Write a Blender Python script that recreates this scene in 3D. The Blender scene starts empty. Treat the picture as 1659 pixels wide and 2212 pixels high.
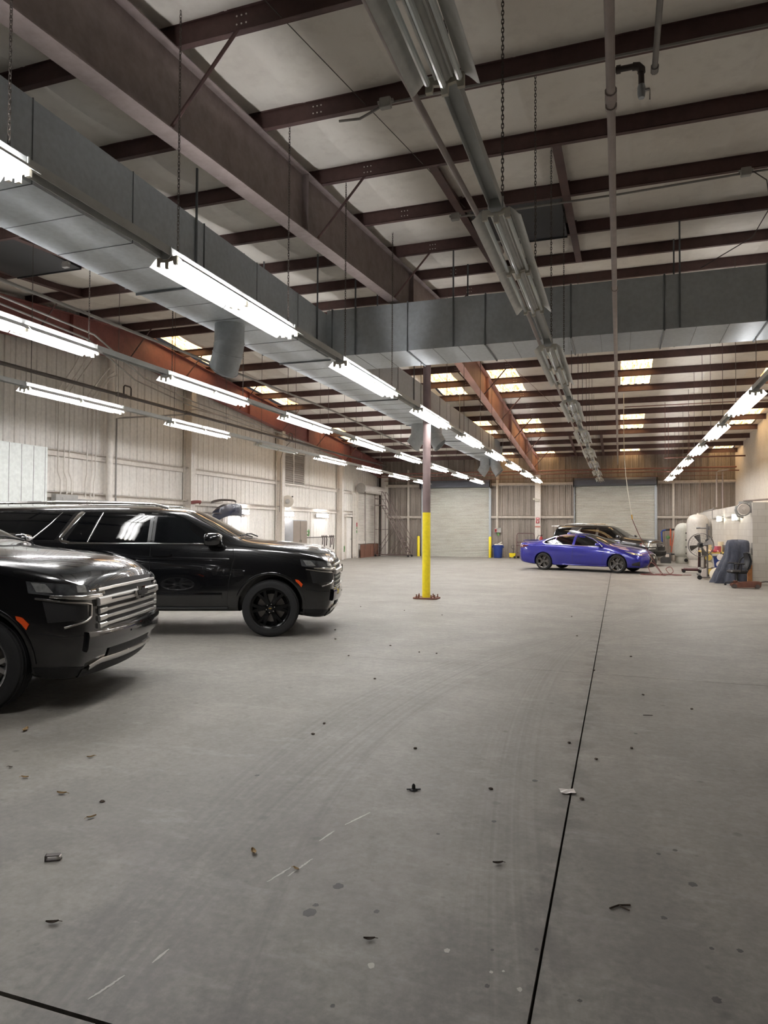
CAMR = ((0.9458676519460748, 0.32451134569296275, 0.005174120076068287), (0.002551873671757998, -0.023377992734110176, 0.9997234404556528), (0.32454255952460614, -0.9455928595184432, -0.02294059905388582))
CAMLENS = 32.112821556789754
EXPO = 1.47
import bpy, bmesh, math, random
from mathutils import Vector, Matrix
from mathutils.bvhtree import BVHTree
rnd = random.Random(7)
S = bpy.context.scene
COL = S.collection
PI = math.pi

# ------------------------------------------------------------------ helpers
def srgb(c):
    o = []
    for v in c:
        v = v / 255.0
        o.append(v / 12.92 if v <= 0.04045 else ((v + 0.055) / 1.055) ** 2.4)
    return tuple(o)

class MB:
    """collects vertices and faces for ONE mesh"""
    def __init__(s):
        s.v = []; s.f = []
    def quad(s, a, b, c, d):
        n = len(s.v); s.v += [tuple(a), tuple(b), tuple(c), tuple(d)]; s.f.append((n, n + 1, n + 2, n + 3)); return s
    def poly(s, pts):
        n = len(s.v); s.v += [tuple(p) for p in pts]; s.f.append(tuple(range(n, n + len(pts)))); return s
    def box(s, c, d, M=None, bev=0.0):
        x, y, z = d[0] / 2, d[1] / 2, d[2] / 2
        c = Vector(c)
        n = len(s.v)
        if bev <= 0:
            P = [(-x, -y, -z), (x, -y, -z), (x, y, -z), (-x, y, -z), (-x, -y, z), (x, -y, z), (x, y, z), (-x, y, z)]
            F = [(0, 3, 2, 1), (4, 5, 6, 7), (0, 1, 5, 4), (1, 2, 6, 5), (2, 3, 7, 6), (3, 0, 4, 7)]
        else:
            b = min(bev, x * .9, y * .9, z * .9)
            P = []; F = []
            def ring(zz, i):
                return [(-x + i, -y, zz), (x - i, -y, zz), (x, -y + i, zz), (x, y - i, zz), (x - i, y, zz), (-x + i, y, zz), (-x, y - i, zz), (-x, -y + i, zz)]
            def ring0(zz, i):
                return [(px * (x - i) / x, py * (y - i) / y, zz) for px, py, _ in ring(zz, b)]
            P = ring0(-z, b) + ring(-z + b, b) + ring(z - b, b) + ring0(z, b)
            F = [tuple(range(7, -1, -1)), tuple(range(24, 32))]
            for k in range(3):
                for i in range(8):
                    j = (i + 1) % 8
                    F.append((k * 8 + i, k * 8 + j, k * 8 + 8 + j, k * 8 + 8 + i))
        for p in P:
            q = Vector(p)
            if M is not None: q = M @ q
            s.v.append(tuple(c + q))
        s.f += [tuple(n + i for i in f) for f in F]
        return s
    def bb(s, a, b, bev=0.0):
        return s.box([(a[i] + b[i]) / 2 for i in range(3)], [abs(b[i] - a[i]) for i in range(3)], None, bev)
    def tube(s, pts, r, seg=8, caps=True, closed=False):
        pts = [Vector(p) for p in pts]
        n0 = len(s.v); N = len(pts)
        rr = r if isinstance(r, (list, tuple)) else [r] * N
        ref = None
        for i, p in enumerate(pts):
            a = pts[(i - 1) % N] if (i > 0 or closed) else p
            b = pts[(i + 1) % N] if (i < N - 1 or closed) else p
            t = (b - a)
            if t.length < 1e-9: t = Vector((0, 0, 1))
            t.normalize()
            if ref is None:
                ref = Vector((0, 0, 1)) if abs(t.z) < .9 else Vector((1, 0, 0))
            u = ref - t * ref.dot(t)
            if u.length < 1e-4:
                u = Vector((1, 0, 0)) - t * t.x
            u.normalize(); ref = u
            w = t.cross(u)
            for k in range(seg):
                an = 2 * PI * k / seg
                s.v.append(tuple(p + (u * math.cos(an) + w * math.sin(an)) * rr[i]))
        M = N if closed else N - 1
        for i in range(M):
            j = (i + 1) % N
            for k in range(seg):
                l = (k + 1) % seg
                s.f.append((n0 + i * seg + k, n0 + i * seg + l, n0 + j * seg + l, n0 + j * seg + k))
        if caps and not closed:
            s.f.append(tuple(n0 + k for k in range(seg - 1, -1, -1)))
            s.f.append(tuple(n0 + (N - 1) * seg + k for k in range(seg)))
        return s
    def lathe(s, prof, seg=24, M=None, caps=False):
        """prof: (r, h) pairs, axis +Z unless M turns it"""
        n0 = len(s.v)
        for r, h in prof:
            for k in range(seg):
                a = 2 * PI * k / seg
                p = Vector((r * math.cos(a), r * math.sin(a), h))
                if M is not None: p = M @ p
                s.v.append(tuple(p))
        for i in range(len(prof) - 1):
            for k in range(seg):
                l = (k + 1) % seg
                s.f.append((n0 + i * seg + k, n0 + i * seg + l, n0 + (i + 1) * seg + l, n0 + (i + 1) * seg + k))
        if caps:
            s.f.append(tuple(n0 + k for k in range(seg - 1, -1, -1)))
            s.f.append(tuple(n0 + (len(prof) - 1) * seg + k for k in range(seg)))
        return s
    def grid(s, rows):
        n0 = len(s.v); m = len(rows[0])
        for r in rows:
            s.v += [tuple(p) for p in r]
        for i in range(len(rows) - 1):
            for k in range(m - 1):
                a = n0 + i * m + k
                s.f.append((a, a + 1, a + m + 1, a + m))
        return s
    def prism(s, poly, a, b, axis=2):
        """2-D outline swept between a and b along an axis"""
        def P(u, v, w):
            return (u, v, w) if axis == 2 else ((u, w, v) if axis == 1 else (w, u, v))
        n = len(poly); n0 = len(s.v)
        s.v += [P(u, v, a) for u, v in poly] + [P(u, v, b) for u, v in poly]
        for i in range(n):
            j = (i + 1) % n
            s.f.append((n0 + i, n0 + j, n0 + n + j, n0 + n + i))
        s.f.append(tuple(n0 + i for i in range(n - 1, -1, -1)))
        s.f.append(tuple(n0 + n + i for i in range(n)))
        return s
    def xf(s, M):
        s.v = [tuple(M @ Vector(p)) for p in s.v]; return s
    def mesh(s, name, mat, smooth=False, angle=None):
        me = bpy.data.meshes.new(name)
        me.from_pydata(s.v, [], s.f)
        me.validate(verbose=False)
        bm = bmesh.new(); bm.from_mesh(me)
        bmesh.ops.recalc_face_normals(bm, faces=bm.faces[:])
        if smooth:
            for f in bm.faces: f.smooth = True
            lim = math.radians(angle if angle else 40)
            for e in bm.edges:
                if len(e.link_faces) == 2:
                    e.smooth = e.calc_face_angle(0.0) < lim
        bm.to_mesh(me); bm.free()
        if mat is not None: me.materials.append(mat)
        return me
    def build(s, name, mat, parent=None, smooth=False, angle=None, loc=None):
        o = bpy.data.objects.new(name, s.mesh(name, mat, smooth, angle))
        COL.objects.link(o)
        if parent is not None: o.parent = parent
        if loc is not None: o.location = loc
        return o

def tag(o, label=None, cat=None, group=None, kind=None):
    if label: o['label'] = label
    if cat: o['category'] = cat
    if group: o['group'] = group
    if kind: o['kind'] = kind
    return o

def thing(name, label, cat, loc=(0, 0, 0), rz=0.0, group=None, kind=None):
    o = bpy.data.objects.new(name, None)
    o.empty_display_size = .1
    COL.objects.link(o)
    o.location = loc; o.rotation_euler = (0, 0, rz)
    return tag(o, label, cat, group, kind)

def one(name, mb, mat, label, cat, loc=(0, 0, 0), rz=0.0, group=None, kind=None, smooth=False, angle=None):
    o = mb.build(name, mat, None, smooth, angle)
    o.location = loc; o.rotation_euler = (0, 0, rz)
    return tag(o, label, cat, group, kind)

def copy_tree(root, loc, rz=None, label=None, group=None):
    r = root.copy(); COL.objects.link(r); r.location = loc
    if rz is not None: r.rotation_euler = (0, 0, rz)
    if label: r['label'] = label
    if group: r['group'] = group
    for ch in list(root.children):
        c = ch.copy(); COL.objects.link(c); c.parent = r
        for g in list(ch.children):
            d = g.copy(); COL.objects.link(d); d.parent = c
    return r

ORD = ['first', 'second', 'third', 'fourth', 'fifth', 'sixth', 'seventh', 'eighth', 'ninth', 'tenth', 'eleventh', 'twelfth', 'thirteenth', 'fourteenth', 'fifteenth', 'sixteenth', 'seventeenth', 'eighteenth', 'nineteenth', 'twentieth', 'twenty-first', 'twenty-second', 'twenty-third', 'twenty-fourth', 'twenty-fifth', 'twenty-sixth', 'twenty-seventh', 'twenty-eighth', 'twenty-ninth', 'thirtieth', 'thirty-first', 'thirty-second']

# ------------------------------------------------------------------ materials
class NT:
    def __init__(s, name):
        s.m = bpy.data.materials.new(name); s.m.use_nodes = True
        s.t = s.m.node_tree; s.t.nodes.clear()
        s.out = s.n('ShaderNodeOutputMaterial')
        s._tc = None
    def n(s, typ, **kw):
        nd = s.t.nodes.new(typ)
        for k, v in kw.items(): setattr(nd, k, v)
        return nd
    def l(s, a, b): s.t.links.new(a, b)
    def put(s, sock, v):
        if hasattr(v, 'is_output'): s.l(v, sock)
        else:
            if isinstance(v, tuple) and len(v) == 3 and sock.type == 'RGBA': v = v + (1,)
            sock.default_value = v
    def co(s, kind='Object', scale=None):
        if s._tc is None: s._tc = s.n('ShaderNodeTexCoord')
        o = s._tc.outputs[kind]
        if scale is not None:
            mp = s.n('ShaderNodeMapping'); s.l(o, mp.inputs['Vector']); mp.inputs['Scale'].default_value = scale
            return mp.outputs[0]
        return o
    def noise(s, scale, detail=4, rough=.55, vec=None, sc=None, dist=0.0):
        nd = s.n('ShaderNodeTexNoise'); nd.inputs['Scale'].default_value = scale
        nd.inputs['Detail'].default_value = detail; nd.inputs['Roughness'].default_value = rough
        nd.inputs['Distortion'].default_value = dist
        s.l(vec if vec is not None else s.co('Object', sc), nd.inputs['Vector'])
        return nd.outputs['Fac']
    def ramp(s, fac, stops):
        nd = s.n('ShaderNodeValToRGB'); s.put(nd.inputs[0], fac)
        e = nd.color_ramp.elements
        while len(e) < len(stops): e.new(.5)
        for el, (p, c) in zip(e, stops):
            el.position = p
            el.color = (c, c, c, 1) if isinstance(c, (int, float)) else tuple(c) + (1,)
        return nd.outputs[0]
    def mix(s, fac, a, b, mode='MIX'):
        nd = s.n('ShaderNodeMix', data_type='RGBA', blend_type=mode)
        s.put(nd.inputs[0], fac); s.put(nd.inputs[6], a); s.put(nd.inputs[7], b)
        return nd.outputs[2]
    def math(s, op, a, b=0.0, c=None, clamp=False):
        nd = s.n('ShaderNodeMath', operation=op); nd.use_clamp = clamp
        s.put(nd.inputs[0], a); s.put(nd.inputs[1], b)
        if c is not None: s.put(nd.inputs[2], c)
        return nd.outputs[0]
    def bump(s, h, strength=.3, dist=.01):
        nd = s.n('ShaderNodeBump'); nd.inputs['Strength'].default_value = strength
        nd.inputs['Distance'].default_value = dist; s.l(h, nd.inputs['Height'])
        return nd.outputs[0]
    def principled(s, col, rough=.5, metal=0.0, normal=None, **kw):
        p = s.n('ShaderNodeBsdfPrincipled')
        s.put(p.inputs['Base Color'], col); s.put(p.inputs['Roughness'], rough); s.put(p.inputs['Metallic'], metal)
        if normal is not None: s.l(normal, p.inputs['Normal'])
        for k, v in kw.items():
            s.put(p.inputs[k.replace('_', ' ')], v)
        s.l(p.outputs[0], s.out.inputs[0])
        return p

def M(name, rgb, rough=.5, metal=0.0, var=.08, scale=6.0, bump=0.0, bscale=60, **kw):
    """plain procedural surface: a colour with soft mottling"""
    t = NT(name); c = srgb(rgb)
    f = t.noise(scale, 5)
    f = t.ramp(f, [(.3, 0.0), (.7, 1.0)])
    col = t.mix(f, tuple(x * (1 - var) for x in c), tuple(min(1, x * (1 + var)) for x in c))
    nm = t.bump(t.noise(bscale, 3), bump, .004) if bump else None
    rv = t.math('ADD', t.math('MULTIPLY', f, .06), rough - .03, clamp=True)
    t.principled(col, rv, metal, nm, **kw)
    return t.m

def Mstain(name, rgb, dirt, rough=.6, amount=.5, streak=(3, 3, .25), scale=1.0, metal=0.0, bump=.0):
    """painted sheet with vertical dirt streaks and blotches"""
    t = NT(name)
    a = t.noise(scale * 2.2, 6, .6, sc=streak)
    a = t.ramp(a, [(.42, 0.0), (.72, 1.0)])
    b = t.noise(scale * .45, 5, .6)
    b = t.ramp(b, [(.4, 0.0), (.75, 1.0)])
    f = t.math('MULTIPLY', t.math('ADD', t.math('MULTIPLY', a, .6), t.math('MULTIPLY', b, .55)), amount, clamp=True)
    fine = t.ramp(t.noise(14 * scale, 4), [(.35, .93), (.65, 1.05)])
    col = t.mix(f, srgb(rgb), srgb(dirt))
    col = t.mix(1.0, col, fine, 'MULTIPLY')
    nm = t.bump(t.noise(40, 3), bump, .004) if bump else None
    t.principled(col, rough, metal, nm)
    return t.m

def Memit(name, rgb, strength):
    t = NT(name)
    e = t.n('ShaderNodeEmission'); e.inputs[0].default_value = srgb(rgb) + (1,); e.inputs[1].default_value = strength
    t.l(e.outputs[0], t.out.inputs[0])
    return t.m

TUBE_E = 26.0
SKY_E = 2.2
mt = {}
mt['steel_dark'] = Mstain('red_oxide_primer_steel', (96, 70, 66), (62, 48, 48), .62, .8, (2, 2, 2))
mt['steel_red'] = Mstain('rust_red_primer_steel', (142, 86, 80), (104, 68, 64), .6, .7, (2, 2, 2))
mt['steel_rafter'] = Mstain('rafter_steel_cool_lit', (146, 132, 129), (106, 94, 92), .6, .8, (2, 2, 2))  # middle rafter steel, greyed for the bluish light on its near half
mt['insul'] = None
mt['white_wall'] = Mstain('white_painted_sheet', (238, 234, 228), (206, 194, 182), .55, .4)
mt['white_steel'] = Mstain('white_painted_steel', (232, 226, 218), (200, 188, 176), .5, .5)
mt['far_wall'] = Mstain('dusty_brown_sheet', (156, 146, 136), (104, 96, 88), .65, 1.0, (5, 5, .2))
mt['far_rail'] = Mstain('cream_girt_steel', (205, 196, 184), (150, 138, 126), .55, .6)
mt['galv'] = Mstain('galvanised_sheet', (192, 198, 202), (166, 172, 176), .45, .5, (1, 1, 1), metal=.1)
mt['galv_seam'] = M('galvanised_seam', (118, 122, 125), .45, .2)
mt['conduit'] = M('grey_conduit', (146, 142, 138), .5, .3)
mt['pipe'] = M('primer_pipe', (172, 160, 154), .55, .0, .12)
mt['pipe_red'] = M('red_primer_pipe', (128, 88, 76), .55, .0, .12)
mt['pipe_dark'] = M('dark_iron_pipe', (86, 78, 74), .55, .2, .12)
mt['chain'] = M('dull_chain_steel', (92, 84, 78), .55, .4)
mt['lamp_white'] = Mstain('enamelled_reflector', (226, 226, 222), (180, 176, 168), .35, .4, (6, .6, 6))
mt['lamp_grey'] = M('grey_lamp_housing', (196, 198, 196), .5, .05)
mt['tube_off'] = M('unlit_tube_glass', (226, 232, 230), .12, 0, .02)
mt['tube_on'] = Memit('lit_tube_glow', (250, 249, 250), TUBE_E)
mt['socket'] = M('cream_lampholder', (205, 200, 186), .5)
mt['yellow'] = Mstain('yellow_safety_paint', (255, 232, 46), (228, 198, 36), .38, .5, (3, 3, .5))
mt['rust'] = Mstain('rusty_plate', (120, 76, 60), (70, 46, 40), .8, .8, (3, 3, 3))
mt['black'] = M('black_plastic', (26, 26, 28), .5, 0, .1)
mt['rubber'] = M('black_rubber', (30, 30, 31), .72, 0, .12, 20, .15, 120)
mt['chrome'] = M('bright_chrome', (225, 225, 225), .08, 1.0, .03)
mt['satin'] = M('satin_silver', (206, 204, 200), .26, 1.0, .05)
mt['glass_x'] = None
mt['grey_box'] = Mstain('grey_enclosure_paint', (168, 166, 162), (136, 132, 126), .5, .4)
mt['orange'] = M('orange_marker_lens', (228, 84, 32), .2, 0, .06)
mt['door_slat'] = Mstain('painted_door_curtain', (206, 206, 196), (168, 158, 146), .5, .7, (.5, .5, 3))
mt['door_slat_white'] = Mstain('white_door_curtain', (214, 208, 200), (168, 158, 148), .5, .6, (.5, .5, 3))
mt['hood'] = M('blue_grey_door_hood', (92, 96, 106), .5, .2)
mt['brown_board'] = Mstain('brown_plywood', (122, 84, 68), (90, 62, 52), .7, .6, (6, 6, .6))
# ------------------------------------------------------------------ the hall
XL, XR, YF, YN = -13.25, 5.45, 37.7, -8.0
RIDGE = 16.0
def zp(y): return 7.115 - abs(y - RIDGE) / 12.0        # underside of the purlins
def zc(y): return zp(y) + .2                            # roof lining
PUR = [-6.4, -4.7, -3.0, -1.3, .4, 2.1, 3.8, 5.51, 7.2, 8.89, 10.64, 12.43, 14.15, 15.75, 16.5, 18.2, 19.9, 21.62, 23.25, 25.04, 26.66, 28.33, 30.1, 31.89, 33.64, 35.34, 36.97]

# --- floor slabs with open joints
def floor_mat():
    t = NT('worn_concrete')
    v = t.co('Object')
    big = t.noise(.22, 5, .55)
    mid = t.noise(1.1, 6, .62)
    fine = t.noise(26, 5, .7)
    c = t.mix(t.ramp(big, [(.35, 0.0), (.65, 1.0)]), srgb((147, 143, 136)), srgb((134, 129, 121)))
    c = t.mix(t.math('MULTIPLY', t.ramp(mid, [(.42, 0.0), (.66, 1.0)]), .34), c, srgb((124, 121, 115)))
    # worn patches with a mottled edge, most of them towards the near end
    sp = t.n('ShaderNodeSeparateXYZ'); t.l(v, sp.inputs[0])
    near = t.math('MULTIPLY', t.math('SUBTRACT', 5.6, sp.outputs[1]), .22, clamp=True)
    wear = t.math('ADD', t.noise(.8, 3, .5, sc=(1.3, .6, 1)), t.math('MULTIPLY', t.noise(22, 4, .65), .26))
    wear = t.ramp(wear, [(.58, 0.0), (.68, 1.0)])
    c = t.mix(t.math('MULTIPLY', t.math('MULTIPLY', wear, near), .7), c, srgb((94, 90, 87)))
    seam = t.math('SUBTRACT', 1.0, t.math('MULTIPLY', t.math('ABSOLUTE', t.math('ADD', sp.outputs[0], .28)), 4.5), clamp=True)
    sw = t.ramp(t.math('ADD', t.noise(3.5, 5, .6), t.math('MULTIPLY', seam, .12)), [(.55, 0.0), (.66, 1.0)])
    c = t.mix(t.math('MULTIPLY', t.math('MULTIPLY', sw, seam), .6), c, srgb((96, 92, 88)))
    # tyre arcs: rings about a far centre
    for cx, cy, r0, w in ((8.19, 5.09, 10.46, .22), (14.21, 4.62, 16.15, .3), (23.38, 7.07, 24.2, .35), (8.19, 5.09, 9.9, .14), (-12.0, 17.5, 12.6, .3)):
        dx = t.math('SUBTRACT', sp.outputs[0], cx); dy = t.math('SUBTRACT', sp.outputs[1], cy)
        r = t.math('SQRT', t.math('ADD', t.math('MULTIPLY', dx, dx), t.math('MULTIPLY', dy, dy)))
        band = t.math('SUBTRACT', 1.0, t.math('DIVIDE', t.math('ABSOLUTE', t.math('SUBTRACT', r, r0)), w), clamp=True)
        cb = t.n('ShaderNodeCombineXYZ'); t.l(t.math('MULTIPLY', r, 26.0), cb.inputs[0])
        ln = t.n('ShaderNodeTexNoise'); ln.inputs['Scale'].default_value = 1.0; ln.inputs['Detail'].default_value = 3
        t.l(cb.outputs[0], ln.inputs['Vector'])
        k = t.math('MULTIPLY', t.ramp(ln.outputs['Fac'], [(.42, 0.0), (.62, 1.0)]), band)
        k = t.math('MULTIPLY', k, t.ramp(t.noise(.5, 3), [(.25, .2), (.5, 1.0)]))
        c = t.mix(t.math('MULTIPLY', k, .42), c, srgb((88, 85, 82)))
    mott = t.ramp(t.math('ADD', t.noise(9, 6, .72), t.math('MULTIPLY', t.noise(1.4, 3), .35)), [(.62, 0.0), (.74, 1.0)])
    c = t.mix(t.math('MULTIPLY', mott, .30), c, srgb((108, 105, 100)))
    pale = t.ramp(t.noise(2.6, 6, .7, sc=(.6, 1.6, 1)), [(.56, 0.0), (.7, 1.0)])
    c = t.mix(t.math('MULTIPLY', pale, .22), c, srgb((186, 184, 178)))
    # drips and spots
    vo = t.n('ShaderNodeTexVoronoi'); vo.inputs['Scale'].default_value = 2.3; t.l(v, vo.inputs['Vector'])
    spot = t.math('SUBTRACT', 1.0, t.ramp(t.math('ADD', vo.outputs['Distance'], t.math('MULTIPLY', t.noise(9, 2), .08)), [(.07, 0.0), (.11, 1.0)]))
    vo2 = t.n('ShaderNodeTexVoronoi'); vo2.inputs['Scale'].default_value = 7.0; t.l(v, vo2.inputs['Vector'])
    spot2 = t.math('SUBTRACT', 1.0, t.ramp(vo2.outputs['Distance'], [(.05, 0.0), (.09, 1.0)]))
    c = t.mix(t.math('MULTIPLY', spot, .55), c, srgb((86, 83, 80)))
    c = t.mix(t.math('MULTIPLY', spot2, .35), c, srgb((92, 88, 84)))
    c = t.mix(1.0, c, t.ramp(fine, [(.3, .84), (.7, 1.1)]), 'MULTIPLY')
    rough = t.math('ADD', .46, t.math('MULTIPLY', mid, .3))
    nm = t.bump(t.math('ADD', fine, t.math('MULTIPLY', mid, .6)), .12, .004)
    t.principled(c, rough, 0.0, nm)
    return t.m
fx = [XL, -7.0, -.28, XR]; fy = [YN, 1.83, 7.95, 14.1, 20.2, 26.3, 32.5, YF]
mb = MB()
for i in range(len(fx) - 1):
    gx0 = .0 if i == 0 else (.002 if i == 1 else .0055); gx1 = 0.0 if i == len(fx) - 2 else (.0055 if i == 1 else .002)
    for j in range(len(fy) - 1):
        g0 = 0 if j == 0 else (.009 if j == 1 else .003); g1 = 0 if j == len(fy) - 2 else (.009 if j == 0 else .003)
        a, b, c, d = fx[i] + gx0, fx[i + 1] - gx1, fy[j] + g0, fy[j + 1] - g1
        mb.bb((a, c, -.05), (b, d, 0))
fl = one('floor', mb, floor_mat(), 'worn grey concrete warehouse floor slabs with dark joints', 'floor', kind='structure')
MB().bb((XL, YN, -.12), (XR, YF, -.03)).build('joint_filler', M('dirt_in_joint', (58, 52, 48), .9), fl)

# marks that stay on the concrete: paint scratches, drips and chips
mr = random.Random(5)
scr = M('pale_scratch', (196, 194, 186), .7); oil = M('oil_drip', (74, 72, 69), .6, 0, .15, 40); chip = M('pale_chip', (188, 184, 176), .8)
for (x0, y0), (x1, y1), n in (((-1.701, 1.902), (-1.67, 2.048), 9), ((-1.506, 2.79), (-1.463, 2.949), 8), ((-1.44, 2.866), (-1.405, 3.056), 10), ((-1.45, 3.237), (-1.425, 3.37), 4), ((-1.4, 3.457), (-1.326, 3.655), 9), ((-1.622, 2.139), (-1.617, 2.229), 3)):
    m = MB(); d = Vector((x1 - x0, y1 - y0, 0)); n_ = Vector((-d.y, d.x, 0)).normalized(); o_ = Vector((x0, y0, .0006)); top = []; bot = []
    for k in range(n * 2 + 1):
        t_ = k / (n * 2); w_ = .0022 + .0045 * math.sin(PI * t_) * mr.uniform(.5, 1); j = mr.uniform(-.002, .002)
        top.append(o_ + d * t_ + n_ * (j + w_)); bot.append(o_ + d * t_ + n_ * (j - w_))
    m.grid([top, bot]); m.build('scratch_mark', scr, fl)
for x, y, r in ((-1.19, 2.86, .024), (-1.22, 2.63, .027), (-1.22, 2.69, .012), (-.91, 2.15, .008), (-.96, 2.73, .012), (.31, 3.41, .019), (.26, 3.74, .012), (.18, 3.67, .011), (.31, 2.61, .016), (-.44, 2.42, .01), (-.46, 2.63, .007), (-.13, 2.45, .008), (-.3, 2.69, .009), (.33, 2.92, .009), (.17, 3.08, .013), (-.65, 3.77, .013), (-.9, 3.52, .01), (-2.21, 3.95, .015), (.12, 5.75, .014), (-.51, 4.46, .018), (.43, 2.94, .011), (-.86, 2.39, -.014), (-.62, 2.57, -.012), (-.33, 2.44, -.01), (-.4, 2.52, -.005), (-.44, 2.5, -.007)):
    a = abs(r); MB().poly([(x + a * (1 + mr.uniform(-.25, .25)) * math.cos(q * PI / 7), y + a * (1.15 + mr.uniform(-.25, .25)) * math.sin(q * PI / 7), .0005) for q in range(14)]).build('drip_spot' if r > 0 else 'chip_mark', oil if r > 0 else chip, fl)

# --- roof lining with skylight openings
SKX = [(-13.02, -12.2), (-6.25, -5.28), (-4.15, -3.15), (.06, 1.0), (4.32, 5.25)]
SKY = [(16.5, 19.9), (21.62, 25.04), (28.33, 31.89), (35.34, 37.68)]
def is_sky(xm, ym):
    for k, (a, b) in enumerate(SKX):
        if a < xm < b:
            for q, (c, d) in enumerate(SKY):
                if c < ym < d and (q > 0 or k == 0) and not (k == 0 and q == 3):
                    return True
    return False
xs = sorted(set([XL, XR] + [v for p in SKX for v in p] + [XL + 1.22 * k + o for k in range(1, 16) for o in (-.03, 0, .03) if XL + 1.22 * k < XR - .1]))
ys = []
edges = sorted(set([YN] + PUR + [37.68, YF]))
for a, b in zip(edges, edges[1:]):
    n = 5 if b - a > .8 else 1
    ys += [(a + (b - a) * k / n, k / n, b - a) for k in range(n)]
ys.append((YF, 0, 1))
seams = [XL + 1.22 * k for k in range(1, 16)]
mb = MB(); idx = {}
for j, (y, tt, w) in enumerate(ys):
    for i, x in enumerate(xs):
        z = zc(y) - (.06 * math.sin(PI * tt) if w > .8 else 0) - .012 * math.sin(3.1 * x + 1.7 * y) * math.sin(PI * tt)
        if any(abs(x - s_) < .001 for s_ in seams): z -= .022 * math.sin(PI * tt)
        idx[i, j] = len(mb.v); mb.v.append((x, y, z))
for j in range(len(ys) - 1):
    for i in range(len(xs) - 1):
        if is_sky((xs[i] + xs[i + 1]) / 2, (ys[j][0] + ys[j + 1][0]) / 2): continue
        mb.f.append((idx[i, j], idx[i + 1, j], idx[i + 1, j + 1], idx[i, j + 1]))
t = NT('vinyl_roof_insulation')
c = t.mix(t.ramp(t.noise(.5, 5), [(.35, 0.0), (.7, 1.0)]), srgb((236, 231, 222)), srgb((218, 211, 201)))
c = t.mix(t.math('MULTIPLY', t.ramp(t.noise(3.5, 6, .65), [(.5, 0.0), (.75, 1.0)]), .3), c, srgb((178, 168, 157)))
t.principled(c, .55, 0.0, t.bump(t.noise(2.2, 4, .6, sc=(1, .35, 1)), .5, .05))
mt['insul'] = t.m
one('ceiling', mb, mt['insul'], 'pale vinyl faced insulation lining under the pitched metal roof', 'ceiling', kind='structure', smooth=True, angle=60)

# skylight panels
t = NT('yellowed_skylight_sheet')
d = t.ramp(t.noise(2.2, 6, .7, sc=(6, .7, 1)), [(.4, 0.0), (.6, 1.0)])
d2 = t.ramp(t.noise(9, 4, .7, sc=(1.5, .8, 1)), [(.5, 0.0), (.66, 1.0)])
k = t.math('ADD', t.math('MULTIPLY', d, .6), t.math('MULTIPLY', d2, .35), clamp=True)
c = t.mix(k, srgb((255, 222, 164)), srgb((206, 122, 58)))
e = t.n('ShaderNodeEmission'); t.l(c, e.inputs[0])
t.l(t.math('MULTIPLY', t.math('SUBTRACT', 1.0, t.math('MULTIPLY', k, .85)), SKY_E), e.inputs[1])
t.l(e.outputs[0], t.out.inputs[0]); mt['sky'] = t.m
cn = ['above the left wall', 'left of the middle rafter', 'right of the middle rafter', 'above the long centre pipe', 'next to the right wall']
rn = ['just past the ridge', 'nearer set past the duct', 'middle set', 'farthest set by the far wall']
wn = 0
for k, (a, b) in enumerate(SKX):
    for q, (c0, d0) in enumerate(SKY):
        if not is_sky((a + b) / 2, (c0 + d0) / 2): continue
        wn += 1
        prof = []
        n = 25
        for i in range(n):
            x = a + (b - a) * i / (n - 1)
            prof.append((x, .02 if (i % 6) in (0, 1) else 0.0))
        m2 = MB(); m2.grid([[(x, y, zc(y) + .03 + z) for x, z in prof] for y in (c0, (c0 + d0) / 2, d0)])
        one('window_%d' % wn, m2, mt['sky'], 'yellowed roof skylight strip %s, %s' % (cn[k], rn[q]), 'skylight', kind='structure')

# --- purlins
def purlin(y):
    m = MB(); L0, L1 = XL, XR
    m.bb((L0, -.004, 0), (L1, .004, .2)); m.bb((L0, -.004, 0), (L1, .065, .006)); m.bb((L0, .06, 0), (L1, .066, .02)); m.bb((L0, -.065, .194), (L1, .004, .2))
    return m
holes = MB()  # pale discs stand for open bolt holes with the bright lining behind
for cx in (-3.32, -4.96):
    for dx in (-.05, 0, .05):
        for z in (.055, .135):
            holes.lathe([(.0001, 0), (.009, 0), (.0095, .003), (.0001, .004)], 6, Matrix.Translation((cx + dx, -.005, z)) @ Matrix.Rotation(PI / 2, 4, 'X'))
hm = holes.mesh('bolt_hole_discs', M('pale_hole_disc', (230, 224, 214), .5))
pm = purlin(0).mesh('purlin', mt['steel_dark'])
for k, y in enumerate(PUR):
    o = bpy.data.objects.new('purlin', pm); COL.objects.link(o); o.location = (0, y, zp(y))
    side = 'near slope' if y < RIDGE else 'far slope'
    kk = k if y < RIDGE else k - 14
    nxt = ('%s from the ridge towards the camera' % ORD[13 - k]) if y < RIDGE else ('%s from the ridge towards the far wall' % ORD[kk])
    tag(o, 'dark red-brown roof purlin on the %s, %s' % (side, nxt), 'beam', 'roof purlins', 'structure')
    if 3 < y:
        h_ = bpy.data.objects.new('bolt_hole_disc', hm); COL.objects.link(h_); h_.parent = o

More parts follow.
